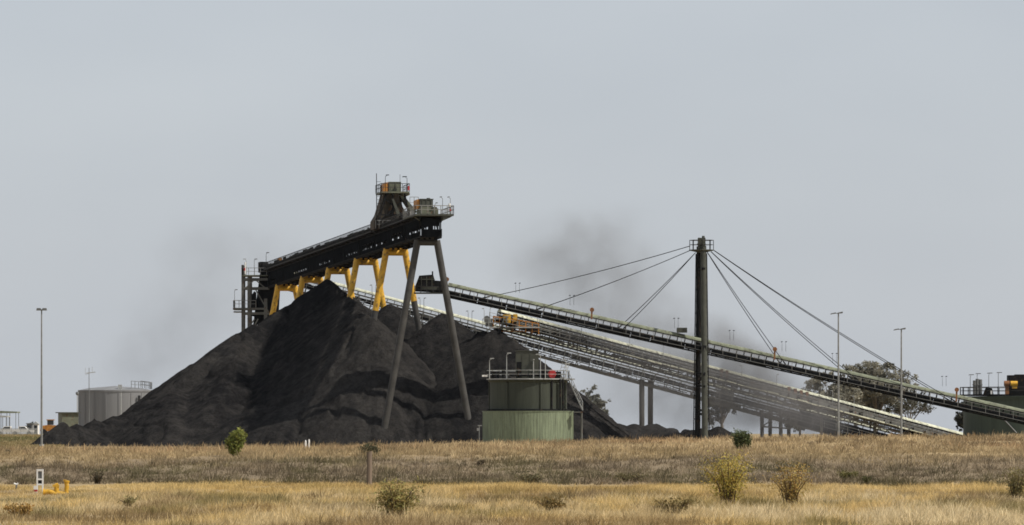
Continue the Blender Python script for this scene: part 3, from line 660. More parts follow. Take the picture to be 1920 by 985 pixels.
# ------------------------------------------------------------------ cable stayed conveyor
DA = 703.0
a0, a1 = W(838, 545, DA), W(2010, 803, DA)
ca = thing('cable_stayed_conveyor', 'long sloping conveyor with green hood hung from the cable mast', 'conveyor', (X(1960, DA), DA, gz(X(1960, DA), DA)))
PA, LA = conveyor(ca, a0, a1, width=1.9, hoodr=.43, gap=.66, depth=.85, sp=1.02, tm='dark', hm='hood', post=.11, walk=.7)
mb = MB(); mb.prism([W(778, 546, DA - 1.2), W(778, 538, DA - 1.2), W(786, 517, DA - 1.2), W(812, 515, DA - 1.2), W(815, 526, DA - 1.2), W(838, 528, DA - 1.2), W(838, 549, DA - 1.2)], (0, 2.6, 0))
hb = mb.build('head_chute', M['dark'], ca)
mb = MB()
for q in (790, 800, 810): mb.box(W(q, 532, DA - 1.24), (.12, .08, 1.9))
mb.box(W(800, 524, DA - 1.26), (2.2, .06, .12)); mb.box(W(812, 541, DA - 1.26), (3.4, .06, .4)); mb.build('stiffener', M['olive_dk'], hb)
rl = MB(); handrail(rl, [W(777, 549, DA - 1.5), W(836, 551, DA - 1.5)], h=.9, sp=.8, r=.04); rl.build('handrail', M['rail_dk'], hb)
MB().bx(X(776, DA), X(838, DA), DA - 1.7, DA + 1.5, Z(551, DA), Z(549, DA)).build('head_platform', M['olive_dk'], hb)
MB().tube(W(811, 516, DA), W(811, 509, DA), .1).build('vent_stack', M['dark'], hb)
for px, py, hh in ((838, 520, 30), (1110, 577, 22), (1453, 651, 24), (1794, 727, 26)):
    mb = MB().beam(W(px - 1, py + hh, DA - 1.9), W(px, py + 4, DA - 1.9), .22).tube(W(px, py + 4, DA - 2.15), W(px, py + 4, DA - 1.6), .30, n=12); mb.build('rusty_post', M['rusty'], ca)
for px, py in ((970, 551), (1072, 574), (1268, 617), (1372, 640), (1470, 661), (1565, 683), (1672, 703), (1771, 726)):
    for dx in (-3, 4): lamp(ca, (X(px + dx, DA), DA + .9, Z(py - 2, DA)), 1.1, .05 if dx > 0 else -.05, mat='dark', head=.24, r=.022)
MB().bx(X(1269, DA), X(1288, DA), DA - 1.0, DA + .9, Z(624, DA), Z(615, DA)).build('inspection_hood', M['olive_dk'], ca)
# mast
mast = thing('cable_mast', 'tall dark twin leg mast with railed platform at its top', 'mast', (X(1314, DA), DA, gz(X(1314, DA), DA)))
zt = Z(462, DA)
for (ax, ay, bx_, by, r0, nm) in ((1318.8, DA - .9, 1322.0, DA - 3.4, .40, 'leg'), (1311.0, DA + .9, 1307.6, DA + 3.4, .36, 'leg')):
    MB().tube((X(bx_, by), by, gz(X(bx_, by), by) - .3), (X(ax, ay), ay, zt), r0 * 1.05, r0, n=14).build(nm, M['olive_dk'] if r0 > .38 else M['dark'], mast)  # rear leg's darker material stands in for shade on it
mb = MB()
for py in (505, 700, 722, 768, 775): mb.beam((X(1309, DA), DA + 3.2, Z(py, DA)), (X(1319, DA), DA - 3.2, Z(py + (3 if py > 600 else 0), DA)), .28)
mb.beam((X(1308, DA), DA + 3.0, Z(722, DA)), (X(1320, DA), DA - 3.2, Z(700, DA)), .2)
mb.beam((X(1309, DA), DA + 3.0, Z(654, DA)), (X(1320, DA), DA - 2.6, Z(654, DA)), .5, .8)
mb.build('cross_brace', M['dark'], mast)
for pb, pt, sy, o in ((1322.0, 1318.8, -1, .42), (1307.6, 1311.0, 1, -.40)):     # cable conduit with its clamps up each leg
    mb = MB(); f = lambda t: Vector((X(pb + (pt - pb) * t, DA) + o, DA + sy * (3.4 - 2.5 * t), .8 + (zt - 1.8) * t))
    mb.tube(f(0), f(1), .07, n=6)
    for i in range(15): mb.box(f(.03 + i / 15.5) - Vector((o * .3, 0, 0)), (.3, .26, .13))
    mb.build('conduit', M['dark'], mast)
MB().lathe((X(1315.5, DA), DA, zt - .9), [(.3, 0), (1.68, .32), (1.68, .44), (.2, .46)], n=8, smooth=False).build('platform', M['olive_dk'], mast)
MB().bx(X(1308.5, DA), X(1322.5, DA), DA - .9, DA + .9, zt - .6, zt + 1.1).bx(X(1307, DA), X(1323, DA), DA - 1, DA + 1, zt + .2, zt + .35).build('saddle_head', M['olive_dk'], mast)
for px, t in ((1311.5, 446), (1318.8, 442.5)): MB().tube((X(px, DA), DA, zt + 1.0), (X(px, DA), DA, Z(t, DA)), .23, .18, n=12).build('sheave_post', M['olive_dk'], mast)
rl = MB(); c = Vector((X(1315.5, DA), DA, zt - .45)); pts = [c + Vector((1.6 * math.cos(math.pi / 4 * i), 1.6 * math.sin(math.pi / 4 * i), 0)) for i in range(9)]
handrail(rl, pts, h=1.25, sp=1.5, r=.04); rl.build('handrail', M['rail_dk'], mast)
# stay cables, each pair on the two sides of the conveyor
def along(px): t = (X(px, DA) - a0.x) / (a1.x - a0.x); return t * LA
stays = [(905, 1294, 461.5, 'shallowest', 'head'), (1005, 1296, 469, 'second shallowest', 'head'), (1164, 1304, 474, 'steepest', 'head'),
         (1468, 1326, 473, 'steepest', 'foot'), (1604, 1333, 472, 'middle', 'foot'), (1788, 1339, 470, 'longest', 'foot')]
for px, mxp, mpy, nm, end in stays:
    for s in (-1, 1):
        e = PA(along(px) + s * (.32 if end == 'foot' or px > 1100 else .06), s * 1.0, .05); st = Vector((X(mxp, DA), DA - s * .32, Z(mpy, DA))); pts = []
        sag = .012 * (e - st).length
        for i in range(13):
            t = i / 12; p = st.lerp(e, t); p.z -= sag * 4 * t * (1 - t); pts.append(p)
        mb = MB().path(pts, .05, n=6); mb.tube(e, e + (pts[-2] - e).normalized() * .9, .1, n=6)
        where = 'chute end' if end == 'head' else 'low end'
        tag(mb.build('stay_cable', M['dark'], loc=e), '%s pair of stay cables from mast top toward the %s of the conveyor' % (nm, where), 'cable', '%s stay cables to the %s' % (nm, where))

# ------------------------------------------------------------------ round green bins
DS = 640.0; cx = X(990, DS); g0 = gz(cx, DS)
silo = thing('storage_tank', 'round two tier green tank with railed platform standing before the coal', 'tank', (cx, DS, g0))
z1, z2 = Z(771, DS), Z(713, DS)
mb = MB(); mb.lathe((cx, DS, 0), [(5.55, g0 - .4), (5.55, z1 - .08), (5.62, z1 - .08), (5.62, z1), (3.5, z1)], n=72)
mb.build('lower_drum', M['silo_lo'], silo)
cu = cx + .02; mb = MB(); mb.lathe((cu, DS, 0), [(4.75, z1 - .1), (4.75, z2 - .3), (4.95, z2 - .05), (4.95, z2), (1, z2 + .02)], n=64)
ud = mb.build('upper_drum', M['silo_up'], silo)
mb = MB()
for i in range(7):
    t = 2 * math.pi * (i + .62) / 7; mb.box((cu + 4.82 * math.cos(t), DS + 4.82 * math.sin(t), (z1 + z2) / 2 - .1), (.12, .2, z2 - z1 - .5), (Vector((math.cos(t), math.sin(t), 0)), Vector((-math.sin(t), math.cos(t), 0)), Vector((0, 0, 1))))
mb.build('stiffener', M['silo_up'], ud)
mb = MB()
for i in range(96):                                              # standing ribs of the sheet wall
    t = 2 * math.pi * i / 96; mb.box((cx + 5.55 * math.cos(t), DS + 5.55 * math.sin(t), (g0 + z1) / 2 - .1), (.04, .09, z1 - g0 - .25), (Vector((math.cos(t), math.sin(t), 0)), Vector((-math.sin(t), math.cos(t), 0)), Vector((0, 0, 1))))
mb.build('wall_rib', M['silo_lo'], silo)
MB().lathe((cu, DS, z1), [(4.78, .0), (5.05, .02), (5.05, .22), (4.76, .24)], n=64).build('ledge_shade_ring', M['dark'], ud)  # dark ring put in for the shadow at the ledge
mb = MB(); mb.lathe((cu, DS, z2), [(4.2, .05), (5.12, .05), (5.12, .17), (4.2, .17)], n=24, smooth=False); mb.bx(cu + 4.2, cu + 5.7, DS - 2.2, DS + 1, z2 + .045, z2 + .175)
mb.build('platform', M['galv'], silo)
rl = MB(); pts = [(cu + 5.05 * math.cos(2 * math.pi * i / 24), DS + 5.05 * math.sin(2 * math.pi * i / 24), z2 + .17) for i in range(25)]
handrail(rl, pts, h=1.0, sp=1.4, r=.03); rl.build('handrail', M['galv'], silo)
mb = MB(); x0, x1 = X(967, DS), X(1010, DS); mb.bx(x0, x1, DS - 2.6, DS + .4, z2 + .2, Z(659, DS)); mb.bx(x0 - .08, x1 + .08, DS - 2.7, DS + .5, Z(659, DS), Z(658, DS))
for q in (979, 994): mb.bx(X(q, DS) - .05, X(q, DS) + .05, DS - 2.64, DS - 2.6, z2 + .3, Z(660, DS))
hs = mb.build('plant_house', M['olive_dk'], silo)
MB().bx(x0 + .12, x0 + .7, DS - 2.63, DS - 2.603, z2 + .2, z2 + 2.2).build('door', M['dark'], hs)
MB().tube((X(1035, DS), DS - 3.4, z2 + .75), (X(1035, DS), DS - 2.8, z2 + .75), .5, n=16).bx(X(1035, DS) - .3, X(1035, DS) + .3, DS - 3.2, DS - 2.9, z2 + .17, z2 + .7).build('hose_reel', M['red'], silo)
MB().bx(X(1040, DS), X(1052, DS), DS - 3.0, DS - 2.0, z2 + .17, z2 + 1.0).build('control_cabinet', M['dark'], silo)
for px in (1034, 1050, 1055, 951): MB().tube((X(px, DS), DS - 5.2 + abs(px - 990) * .03, z1), (X(px, DS), DS - 5.2 + abs(px - 990) * .03, z2 + .1), .13 if px > 1000 else .09, n=8).build('downpipe', M['dark'], silo)
MB().bx(X(904, DS), X(914, DS), DS - 1.6, DS - .9, z2 + .40, z2 + .62).bx(X(912, DS), X(918, DS), DS - 1.3, DS - 1.2, z2 + .46, z2 + .54).build('white_cabinet', M['white'], silo)
for px, py, dx in ((918, 676, 1), (950, 666, 1), (1061, 678, -1), (1013, 668, -1)): lamp(silo, (X(px, DS), DS - 3.0, z2 + .15), Z(py, DS) - z2 - .15, dx * .35, mat='galv', head=.55, r=.06)
for px in (1000, 1022): lamp(silo, (X(px, DS), DS - 4.8, z2 + .15), 2.1, .05, mat='galv', head=.2, r=.06)
mb = MB()
for i in range(5):                                               # hooped ladder cage and bracing at the stair head
    zc = z2 + .3 + i * .42; xc, yc_ = X(1052 + i * 2.2, DS), DS - 2.6
    mb.path([(xc + .42 * math.cos(a), yc_ + .42 * math.sin(a), zc) for a in [math.pi * 2 * q / 10 for q in range(11)]], .035, n=5)
for a in (0, 1.6, 3.1, 4.7): mb.beam((X(1052, DS) + .42 * math.cos(a), DS - 2.6 + .42 * math.sin(a), z2 + .2), (X(1061, DS) + .42 * math.cos(a), DS - 2.6 + .42 * math.sin(a), z2 + 2.1), .06)
mb.build('ladder_cage', M['galv'], silo)
MB().bx(X(922, DS), X(936, DS), DS - 2.2, DS - 1, z2 + .18, z2 + .95).tube((X(944, DS), DS - 2.6, z2 + .2), (X(944, DS), DS - 2.6, z2 + 1.3), .22, n=12).bx(X(1012, DS), X(1026, DS), DS - 2.4, DS - 1.2, z2 + .18, z2 + 1.25).tube((X(955, DS), DS - 2.9, z2 + .55), (X(1015, DS), DS - 2.9, z2 + .55), .12, n=8).build('pump_set', M['dark'], silo)
mb = MB(); sa, sb = Vector((X(1066, DS), DS - 1.6, z2)), Vector((X(1092, DS), DS - 2.6, z1 + .1))
for o in (-.4, .4): mb.beam(sa + Vector((0, o, 0)), sb + Vector((0, o, 0)), .06, .14)
for i in range(11): mb.beam(sa.lerp(sb, i / 11) + Vector((0, -.4, 0)), sa.lerp(sb, i / 11) + Vector((0, .4, 0)), .12, .04)
for o in (-.45, .45):
    mb.beam(sa + Vector((0, o, 1.0)), sb + Vector((0, o, 1.0)), .05); mb.beam(sa + Vector((0, o, .55)), sb + Vector((0, o, .55)), .035)
    for i in range(6): q = sa.lerp(sb, i / 5) + Vector((0, o, 0)); mb.beam(q, q + Vector((0, 0, 1.0)), .06)
mb.build('stair', M['galv'], silo)
MB().bx(X(1075, DS), X(1092, DS), DS - 3.2, DS - 2, z1 - .2, z1 - .08).tube((X(1090, DS), DS - 2.6, g0 - .2), (X(1090, DS), DS - 2.6, z1 - .1), .12).build('stair_landing', M['truss'], silo)
mb = MB().tube((X(899, DS), DS - 3, gz(X(899, DS), DS - 3) - .2), (X(899, DS), DS - 3, Z(798, DS)), .05, n=6).bx(X(896, DS), X(904, DS), DS - 3.15, DS - 2.85, Z(799, DS), Z(797.5, DS)).bx(X(899, DS) - .3, X(899, DS) + .05, DS - 3.1, DS - 2.9, Z(808, DS), Z(803, DS))
tag(mb.build('marker_post', M['galv'], loc=(X(899, DS), DS - 3, g0)), 'short grey metal post beside the lower green drum, before the coal', 'post')

DT = 722.0; cx = X(1935, DT)
tank = thing('storage_tank', 'dark green tank cut by the picture edge behind the sloping conveyor', 'tank', (cx, DT + 10, gz(cx, DT)))
zt2 = Z(743, DT); yc = DT + 10
MB().lathe((cx, yc, 0), [(8.6, .0), (8.6, zt2 - .4), (8.8, zt2 - .4), (8.8, zt2), (1, zt2 + .1)], n=72).build('drum', M['tank_green'], tank)
MB().lathe((cx, yc, zt2), [(8.0, .1), (9.15, .1), (9.15, .28), (8.0, .28)], n=40, smooth=False).build('platform', M['dark'], tank)
rl = MB(); handrail(rl, [(cx + 9.05 * math.cos(2 * math.pi * i / 30), yc + 9.05 * math.sin(2 * math.pi * i / 30), zt2 + .28) for i in range(31)], h=1.0, sp=1.5, r=.045); rl.build('handrail', M['rail_dk'], tank)
for px, py in ((1827, 706), (1840, 704), (1862, 703), (1880, 702)): lamp(tank, (X(px, DT), yc - 3.5, zt2 + .1), Z(py, DT) - zt2, .15, mat='galv_dk', head=.8, r=.05)
for px, h in ((1834, 30), (1839, 33), (1845, 32)): MB().tube((X(px, DT), yc - 4.5, zt2 + .1), (X(px, DT), yc - 4.5, Z(743 - h, DT)), .24, n=10).tube((X(px, DT), yc - 4.5, Z(722, DT)), (X(px, DT), yc - 4.5, Z(720, DT)), .3, n=10).build('vent_stack', M['galv_dk'], tank)
MB().prism([(X(1850, DT), yc - 5.4, zt2 + .2), (X(1869, DT), yc - 5.4, zt2 + .2), (X(1866, DT), yc - 5.4, zt2 + 1.1), (X(1856, DT), yc - 5.4, zt2 + 1.3)], (0, 1.5, 0)).build('pump', M['dark'], tank)
MB().bx(X(1862, DT), X(1865, DT), yc - 6.4, yc - 6.0, zt2 + .2, zt2 + .8).build('white_cabinet', M['white'], tank)
MB().bx(X(1898, DT), X(1918, DT), yc - 5, yc - 2, zt2 + .2, Z(703, DT)).bx(X(1912, DT), X(1945, DT), yc - 4.6, yc - 2, zt2 + .2, Z(701.5, DT)).build('plant_house', M['dark'], tank)
MB().tube((X(1900, DT), yc - 6, Z(719, DT)), (X(1913, DT), yc - 6, Z(719, DT)), .36, n=14).bx(X(1903, DT), X(1912, DT), yc - 6.2, yc - 5.6, Z(728, DT), Z(722, DT)).build('motor', M['yellow'], tank)
MB().tube((X(1888, DT), yc - 5.9, Z(719, DT)), (X(1898, DT), yc - 5.9, Z(719, DT)), .4, n=14).bx(X(1890, DT), X(1897, DT), yc - 6.1, yc - 5.6, zt2 + .2, Z(722, DT)).build('coupling_guard', M['rusty'], tank)
pts = []
for i in range(11):
    px = 1868 + i * 4; xx = X(px, DT); dxx = xx - cx; yy = yc - math.sqrt(8.75 ** 2 - dxx ** 2); pts.append(Vector((xx, yy, Z(768 + i * 4.4, DT))))
MB().path(pts, .09, n=6).build('spiral_stair_rail', M['galv_dk'], tank)

# ------------------------------------------------------------------ light poles
def light_pole(px, ptop, d, label, twin, group):
    x = X(px, d); g = gz(x, d); t = thing('light_pole', label, 'light pole', (x, d, g), group); zt = Z(ptop, d)
    zm = g + (zt - g) * .12
    MB().tube((x, d, g - .3), (x, d, zt), .15, .08, n=10).build('pole', M['pole'], t)
    MB().tube((x, d, g), (x, d, g + .5), .3, n=10).build('base_collar', M['galv'], t)
    if twin:
        MB().beam((x - .45, d, zt), (x + .45, d, zt), .1).beam((x, d - .4, zt), (x, d + .4, zt), .08).build('cross_arm', M['galv_dk'], t)
        for dx in (-.36, .36): MB().prism([(x + dx - .3, d - .2, zt - .10), (x + dx + .3, d - .2, zt - .10), (x + dx + .24, d - .2, zt + .2), (x + dx - .24, d - .2, zt + .2)], (0, .5, 0)).build('floodlight', M['galv_dk'], t)
    else:
        MB().beam((x - .5, d, zt), (x + .5, d, zt + .05), .09).build('cross_arm', M['galv_dk'], t)
        for dx, dz in ((-.62, -.02), (.22, .08)):
            MB().prism([(x + dx - .36, d - .2, zt + dz - .12), (x + dx + .34, d - .2, zt + dz + .02), (x + dx + .28, d - .2, zt + dz + .15), (x + dx - .3, d - .2, zt + dz + .02)], (0, .45, 0)).build('floodlight', M['galv_dk'], t)
light_pole(78, 581, 655, 'slim light pole with two floodlights beside the low toe of the stockpile', True, 'tall light poles')
light_pole(1572, 588, 640, 'taller tilted head light pole before the big gum trees', False, 'tall light poles')
light_pole(1690, 618, 655, 'shorter tilted head light pole between gum trees and dark green tank', False, 'tall light poles')

# ------------------------------------------------------------------ far works yard
DK = 1000.0; cx = X(216, DK)
wt = thing('water_tank', 'grey round tank rising behind the low end of the stockpile', 'tank', (cx, DK, gz(cx, DK)))
MB().lathe((cx, DK, 0), [(7.0, .2), (7.0, Z(735, DK)), (7.12, Z(735, DK)), (7.12, Z(732, DK)), (5.0, Z(728, DK)), (.1, Z(724, DK))], n=64).build('drum', M['tank_grey'], wt)
mb = MB()
for i in range(18):
    t = 2 * math.pi * i / 18; mb.box((cx + 7.04 * math.cos(t), DK + 7.04 * math.sin(t), Z(765, DK)), (.1, .16, 5.8), (Vector((math.cos(t), math.sin(t), 0)), Vector((-math.sin(t), math.cos(t), 0)), Vector((0, 0, 1))))
mb.build('stiffener', M['tank_grey'], wt)
rl = MB(); handrail(rl, [(X(250, DK), DK - 5.4, Z(728, DK)), (X(282, DK), DK - 2.0, Z(730, DK)), (X(284, DK), DK + 1, Z(730, DK)), (X(262, DK), DK + 3, Z(727, DK))], h=1.3, sp=.9, r=.05); rl.build('handrail', M['galv_dk'], wt)
MB().bx(X(226, DK), X(233, DK), DK - 6.2, DK - 5.6, Z(732, DK), Z(722, DK)).tube((X(232, DK), DK - 6.7, 1), (X(232, DK), DK - 6.7, Z(730, DK)), .12).build('inlet_pipe', M['galv'], wt)
MB().tube((X(265, DK), DK - 5.6, 2), (X(265, DK), DK - 5.6, Z(742, DK)), .25).build('outlet_pipe', M['dark'], wt)
x = X(167, 985); ap = thing('aerial_pole', 'thin aerial pole with a white cross bar before the grey tank', 'aerial', (x, 985, gz(x, 985)))
MB().tube((x, 985, .2), (x, 985, Z(690, 985)), .1, .05, n=6).build('pole', M['galv_dk'], ap)
MB().beam((x - .5, 985, Z(700, 985)), (x + 1.2, 985, Z(698, 985)), .16).beam((x - .7, 985, Z(702, 985)), (x - .7, 985, Z(690, 985)), .06).beam((x + .6, 985, Z(700, 985)), (x + .6, 985, Z(688, 985)), .06).beam((x - .7, 985, Z(702, 985)), (x, 985, Z(701, 985)), .06).build('antenna', M['galv'], ap)
x = X(145, 980); lp = thing('yard_lamp', 'short yard lamp at the shaded side of the grey tank', 'light pole', (x, 980, gz(x, 980)))
MB().tube((x, 980, .2), (x, 980, Z(740, 980)), .08, n=6).build('pole', M['galv'], lp); MB().lathe((x, 980, Z(742, 980)), [(.05, 0), (.32, .25), (.3, .6), (.05, .75)], n=10).build('lamp_head', M['galv_dk'], lp)
DH = 960.0
hut = thing('equipment_hut', 'small olive metal hut before the grey tank', 'hut', (X(127, DH), DH, gz(X(127, DH), DH)))
ax_ = (Vector((.94, .34, 0)), Vector((-.34, .94, 0)), Vector((0, 0, 1)))
MB().box((X(128, DH), DH, (Z(775, DH) + .2) / 2), (3.1, 2.8, Z(775, DH) - .2), ax_).build('wall', M['olive'], hut)
MB().box((X(128, DH), DH, Z(774, DH)), (3.9, 3.6, .18), ax_).build('roof', M['olive_dk'], hut)
for (px0, px1, py, lab) in ((-40, 32, 770, 'higher flat canopy roof on thin posts at the far yard edge'), (-40, 14, 778, 'lower flat canopy roof under the higher one in the far yard')):
    d = 1090 if py == 770 else 1075; x0, x1 = X(px0, d), X(px1, d)
    sh = thing('shelter', lab, 'shelter', ((x0 + x1) / 2, d, gz((x0 + x1) / 2, d)), 'yard canopies')
    MB().prism([(x0, d, Z(py + 5.5, d)), (x1, d, Z(py + 4.5, d)), (x1, d, Z(py + 2, d)), (x0, d, Z(py - 1, d))], (0, 7, 0)).build('roof', M['hood'] if py == 770 else M['galv'], sh)
    for q in range(5):
        for yy in (.3, 6.7): MB().beam((x0 + .3 + (x1 - x0 - .6) * q / 4, d + yy, .2), (x0 + .3 + (x1 - x0 - .6) * q / 4, d + yy, Z(py + 3, d)), .1).build('post', M['galv_dk'], sh)
def ute(px, d, label, body, group=None, flip=1, s=1.0):
    x = X(px, d); g = gz(x, d); t = thing('work_truck', label, 'vehicle', (x, d, g), group)
    P = lambda a, b, c: (x + flip * a * s, d + b * s, g + c * s)
    MB().prism([P(-2.4, -.85, .5), P(2.4, -.85, .5), P(2.45, -.85, .95), P(1.3, -.85, 1.05), P(.7, -.85, 1.7), P(-.6, -.85, 1.72), P(-.75, -.85, 1.1), P(-2.4, -.85, 1.1)], (0, 1.7 * s, 0)).build('body', M[body], t)
    MB().prism([P(-.5, -.87, 1.15), P(1.1, -.87, 1.15), P(.66, -.87, 1.6), P(-.5, -.87, 1.62)], (0, 1.74 * s, 0)).build('window', M['glass'], t)
    for a in (-1.5, 1.5):
        for b in (-.85, .65): MB().tube(P(a, b, .38), P(a, b + .2, .38), .38 * s, n=14).build('wheel', M['black'], t)
ute(15, 1050, 'white utility truck under the far canopies', 'white', flip=-1)
ute(41, 1060, 'white utility truck in the far yard, next to the grey shed', 'white')
def yard_box(px0, px1, ptop, d, name, label, cat, wall, roof, gable=False):
    x0, x1 = X(px0, d), X(px1, d); g = gz((x0 + x1) / 2, d); t = thing(name, label, cat, ((x0 + x1) / 2, d, g)); zt = Z(ptop, d)
    MB().bx(x0, x1, d, d + 3.2, g - .2, zt).build('wall', M[wall], t)
    MB().prism([(x0 - .15, d - .2, zt), (x1 + .15, d - .2, zt), (x1 + .15, d - .2, zt + .12), ((x0 + x1) / 2, d - .2, zt + (.6 if gable else .16)), (x0 - .15, d - .2, zt + .12)], (0, 3.6, 0)).build('roof', M[roof], t)
    n = max(1, int((x1 - x0) / 1.6))
    for i in range(n):
        xx = x0 + (x1 - x0) * (i + .5) / n; MB().bx(xx - .35, xx + .35, d - .04, d + .01, g + (.0 if i == 0 else .9), g + 1.9).build('door' if i == 0 else 'window', M['glass'], t)
yard_box(50, 61, 795, 1065, 'shed', 'grey shed in the far yard, between white truck and light pole', 'shed', 'tank_grey', 'galv_dk')
yard_box(63, 71, 796, 1070, 'site_office', 'small white gabled site office in the far yard', 'hut', 'white', 'galv', True)
# orange machine
d = 1010; x = X(94, d); g = gz(x, d)
lo = thing('wheel_loader', 'orange machine parked just beyond the low toe of the stockpile', 'loader', (x, d, g))
MB().prism([(x - 1.9, d - .8, g + .8), (x + 1.2, d - .8, g + .8), (x + 1.2, d - .8, g + 1.9), (x - .3, d - .8, g + 2.0), (x - 1.7, d - .8, g + 1.8)], (0, 1.6, 0)).build('body', M['orange'], lo)
MB().bx(x - .5, x + .7, d - .7, d + .7, g + 2.0, g + 2.9).build('cab', M['glass'], lo); MB().bx(x - .65, x + .85, d - .85, d + .85, g + 2.9, g + 3.05).build('cab_roof', M['orange'], lo)
MB().prism([(x + 1.2, d - .6, g + .9), (x + 2.9, d - .6, g + 2.0), (x + 2.9, d - .6, g + 1.6), (x + 1.2, d - .6, g + .6)], (0, 1.2, 0)).build('lift_arm', M['orange'], lo)
for a in (-1.2, .9):
    for b in (-1.0, .6): MB().tube((x + a, d + b, g + .6), (x + a, d + b + .4, g + .6), .6, n=16).build('wheel', M['black'], lo)
# yard fence
d = 1000; fx0, fx1 = X(-60, d), X(70, d)
fn = thing('yard_fence', 'pale wire mesh fence across the far yard', 'fence', ((fx0 + fx1) / 2, d, gz(fx0, d)))
mb = MB(); n = 45
for i in range(n * 3): xx = fx0 + (fx1 - fx0) * i / (n * 3); mb.beam((xx, d, .5), (xx, d, 1.75), .05)
for i in range(5): mb.beam((fx0, d, .5 + i * .31), (fx1, d, .5 + i * .31), .04)
mb.build('mesh_panel', M['galv'], fn)
for i in range(9): xx = fx0 + (fx1 - fx0) * i / 8; MB().tube((xx, d + .1, .2), (xx, d + .1, 1.95), .06, n=6).build('post', M['galv'], fn)

# ------------------------------------------------------------------ trees and shrubs
def leaves(rng, centers, radii, n, size, base, var=.3, flat=.0, warm=0.0):
    """small leaf faces spread through clump volumes"""
    ci = rng.integers(0, len(centers), n); c = np.array(centers)[ci]; r = np.array(radii)[ci]
    v = rng.normal(size=(n, 3)); v /= np.linalg.norm(v, axis=1)[:, None]; rad = rng.random(n) ** .45
    p = c + v * (rad[:, None] * r)
    a = rng.normal(size=(n, 3)); a /= np.linalg.norm(a, axis=1)[:, None]
    b = np.cross(a, rng.normal(size=(n, 3))); b /= np.linalg.norm(b, axis=1)[:, None]
    s = size * (.6 + .8 * rng.random(n))[:, None]
    V = np.stack([p - a * s, p + b * s * .45, p + a * s, p - b * s * .45], 1).reshape(-1, 3)
    cl = rng.random(len(centers))[ci]
    k = (1 + var * (cl - .5) * 2) * (1 + .35 * (rng.random(n) - .5))
    col = np.array(base)[None] * k[:, None]
    col[:, 0] *= 1 + warm * (rng.random(n) - .3)
    return V, np.arange(4 * n).reshape(-1, 4), np.repeat(np.clip(col, .004, 1), 4, 0)
def leafpart(name, parent, V, Fc, T):
    o = npmesh(name, V, Fc, M['leaf'], False, T, loc=tuple(ORG[parent.name])); o.location = (0, 0, 0); o.parent = parent; return o
def gum(px, pbase, ptop, d, wpx, label, n=1500, seed=1, base=(.22, .21, .165), group=None, gaps=.6, size=.26, lean=0.0, fork=6):
    rng = np.random.default_rng(seed); x = X(px, d); g = gz(x, d); top = Z(ptop, d); H = top - g; Wd = wpx / F * d / 2
    t = thing('gum_tree', label, 'tree', (x, d, g), group)
    mb = MB(); base_p = Vector((x, d, g - .2)); fk = Vector((x + rng.normal() * .2, d, g + H * .22))
    mb.tube(base_p, fk, .03 * H + .06, .022 * H + .05, n=8); cs = []; rs = []
    for i in range(fork + 2):
        a = 2 * math.pi * (i + rng.random() * .8) / (fork + 2); rr = Wd * (.25 + .75 * rng.random() ** .7); low = rng.random()
        e = Vector((x + math.cos(a) * rr * .85, d + math.sin(a) * rr * .85, g + H * (.36 + .54 * low * (1.0 - .35 * rr / Wd))))
        if i == 0: e = Vector((x + rng.normal() * Wd * .15, d, top - H * .08))
        m_ = fk.lerp(e, .5) + Vector((rng.normal() * .25, rng.normal() * .25, H * .05)); mb.tube(fk, m_, .012 * H + .03, .008 * H + .02, n=6); mb.tube(m_, e, .008 * H + .02, .02, n=5)
        for j in range(11):
            e2 = m_.lerp(e, .35 + .75 * rng.random()) + Vector((rng.normal() * Wd * .22, rng.normal() * Wd * .22, rng.normal() * H * .07)); e2.z = min(e2.z, top - H * .03)
            q_ = math.hypot((e2.x - x) / Wd, (e2.y - d) / Wd)
            if q_ > .88: e2.x = x + (e2.x - x) * .88 / q_; e2.y = d + (e2.y - d) * .88 / q_
            e2.z = max(min(e2.z, top - H * .42 * min(1, q_) ** 2), g + H * .24)
            mb.tube(m_.lerp(e, .5), e2, .025, .012, n=4); r0 = min(Wd * (.12 + .16 * rng.random()), .55 + .8 * rng.random()); cs.append(tuple(e2)); rs.append((r0, r0, r0 * gaps))
            for q in range(2):
                p = np.array(tuple(e2)) + rng.normal(size=3) * r0 * .6; cs.append(tuple(p)); rs.append((r0 * .6, r0 * .6, r0 * .5))
    mb.build('trunk', M['bark'], t); leafpart('crown', t, *leaves(rng, cs, rs, int(n * 3.2), size * .9, base, .45)); return t
gg = 'gum trees behind the conveyors'
gum(1640, 812, 670, 935, 165, 'tallest and widest gum tree, behind the sloping conveyor', 6500, 3, group=gg, fork=10)
gum(1560, 812, 696, 920, 120, 'olive gum tree behind the taller light pole', 4200, 4, group=gg, fork=9)
gum(1706, 812, 728, 930, 95, 'sparse pale gum tree beside the shorter light pole', 900, 5, base=(.085, .082, .06), group=gg, fork=6, size=.22)
gum(1602, 812, 708, 945, 130, 'dark gum tree in the thick of the cluster between the light poles', 4600, 6, base=(.14, .135, .105), group=gg, fork=9)
gum(1808, 815, 752, 760, 36, 'small dark gum tree against the side of the dark green tank', 1100, 7, base=(.062, .066, .056), size=.2, fork=5)
gum(1108, 815, 722, 900, 62, 'lone rounded gum tree just beyond the round green tank', 1700, 8, base=(.14, .14, .11), fork=13)
gum(1132, 815, 765, 890, 26, 'low bushy gum beneath the lone rounded gum tree', 500, 9, base=(.12, .12, .09))
gum(1356, 812, 716, 870, 75, 'gum tree standing in the dust beside the cable mast', 1900, 10, base=(.10, .10, .08), fork=7)
gum(1500, 812, 757, 865, 70, 'dark gum tree in thick dust beneath the hooded conveyor', 1500, 12, base=(.08, .08, .065), fork=6)
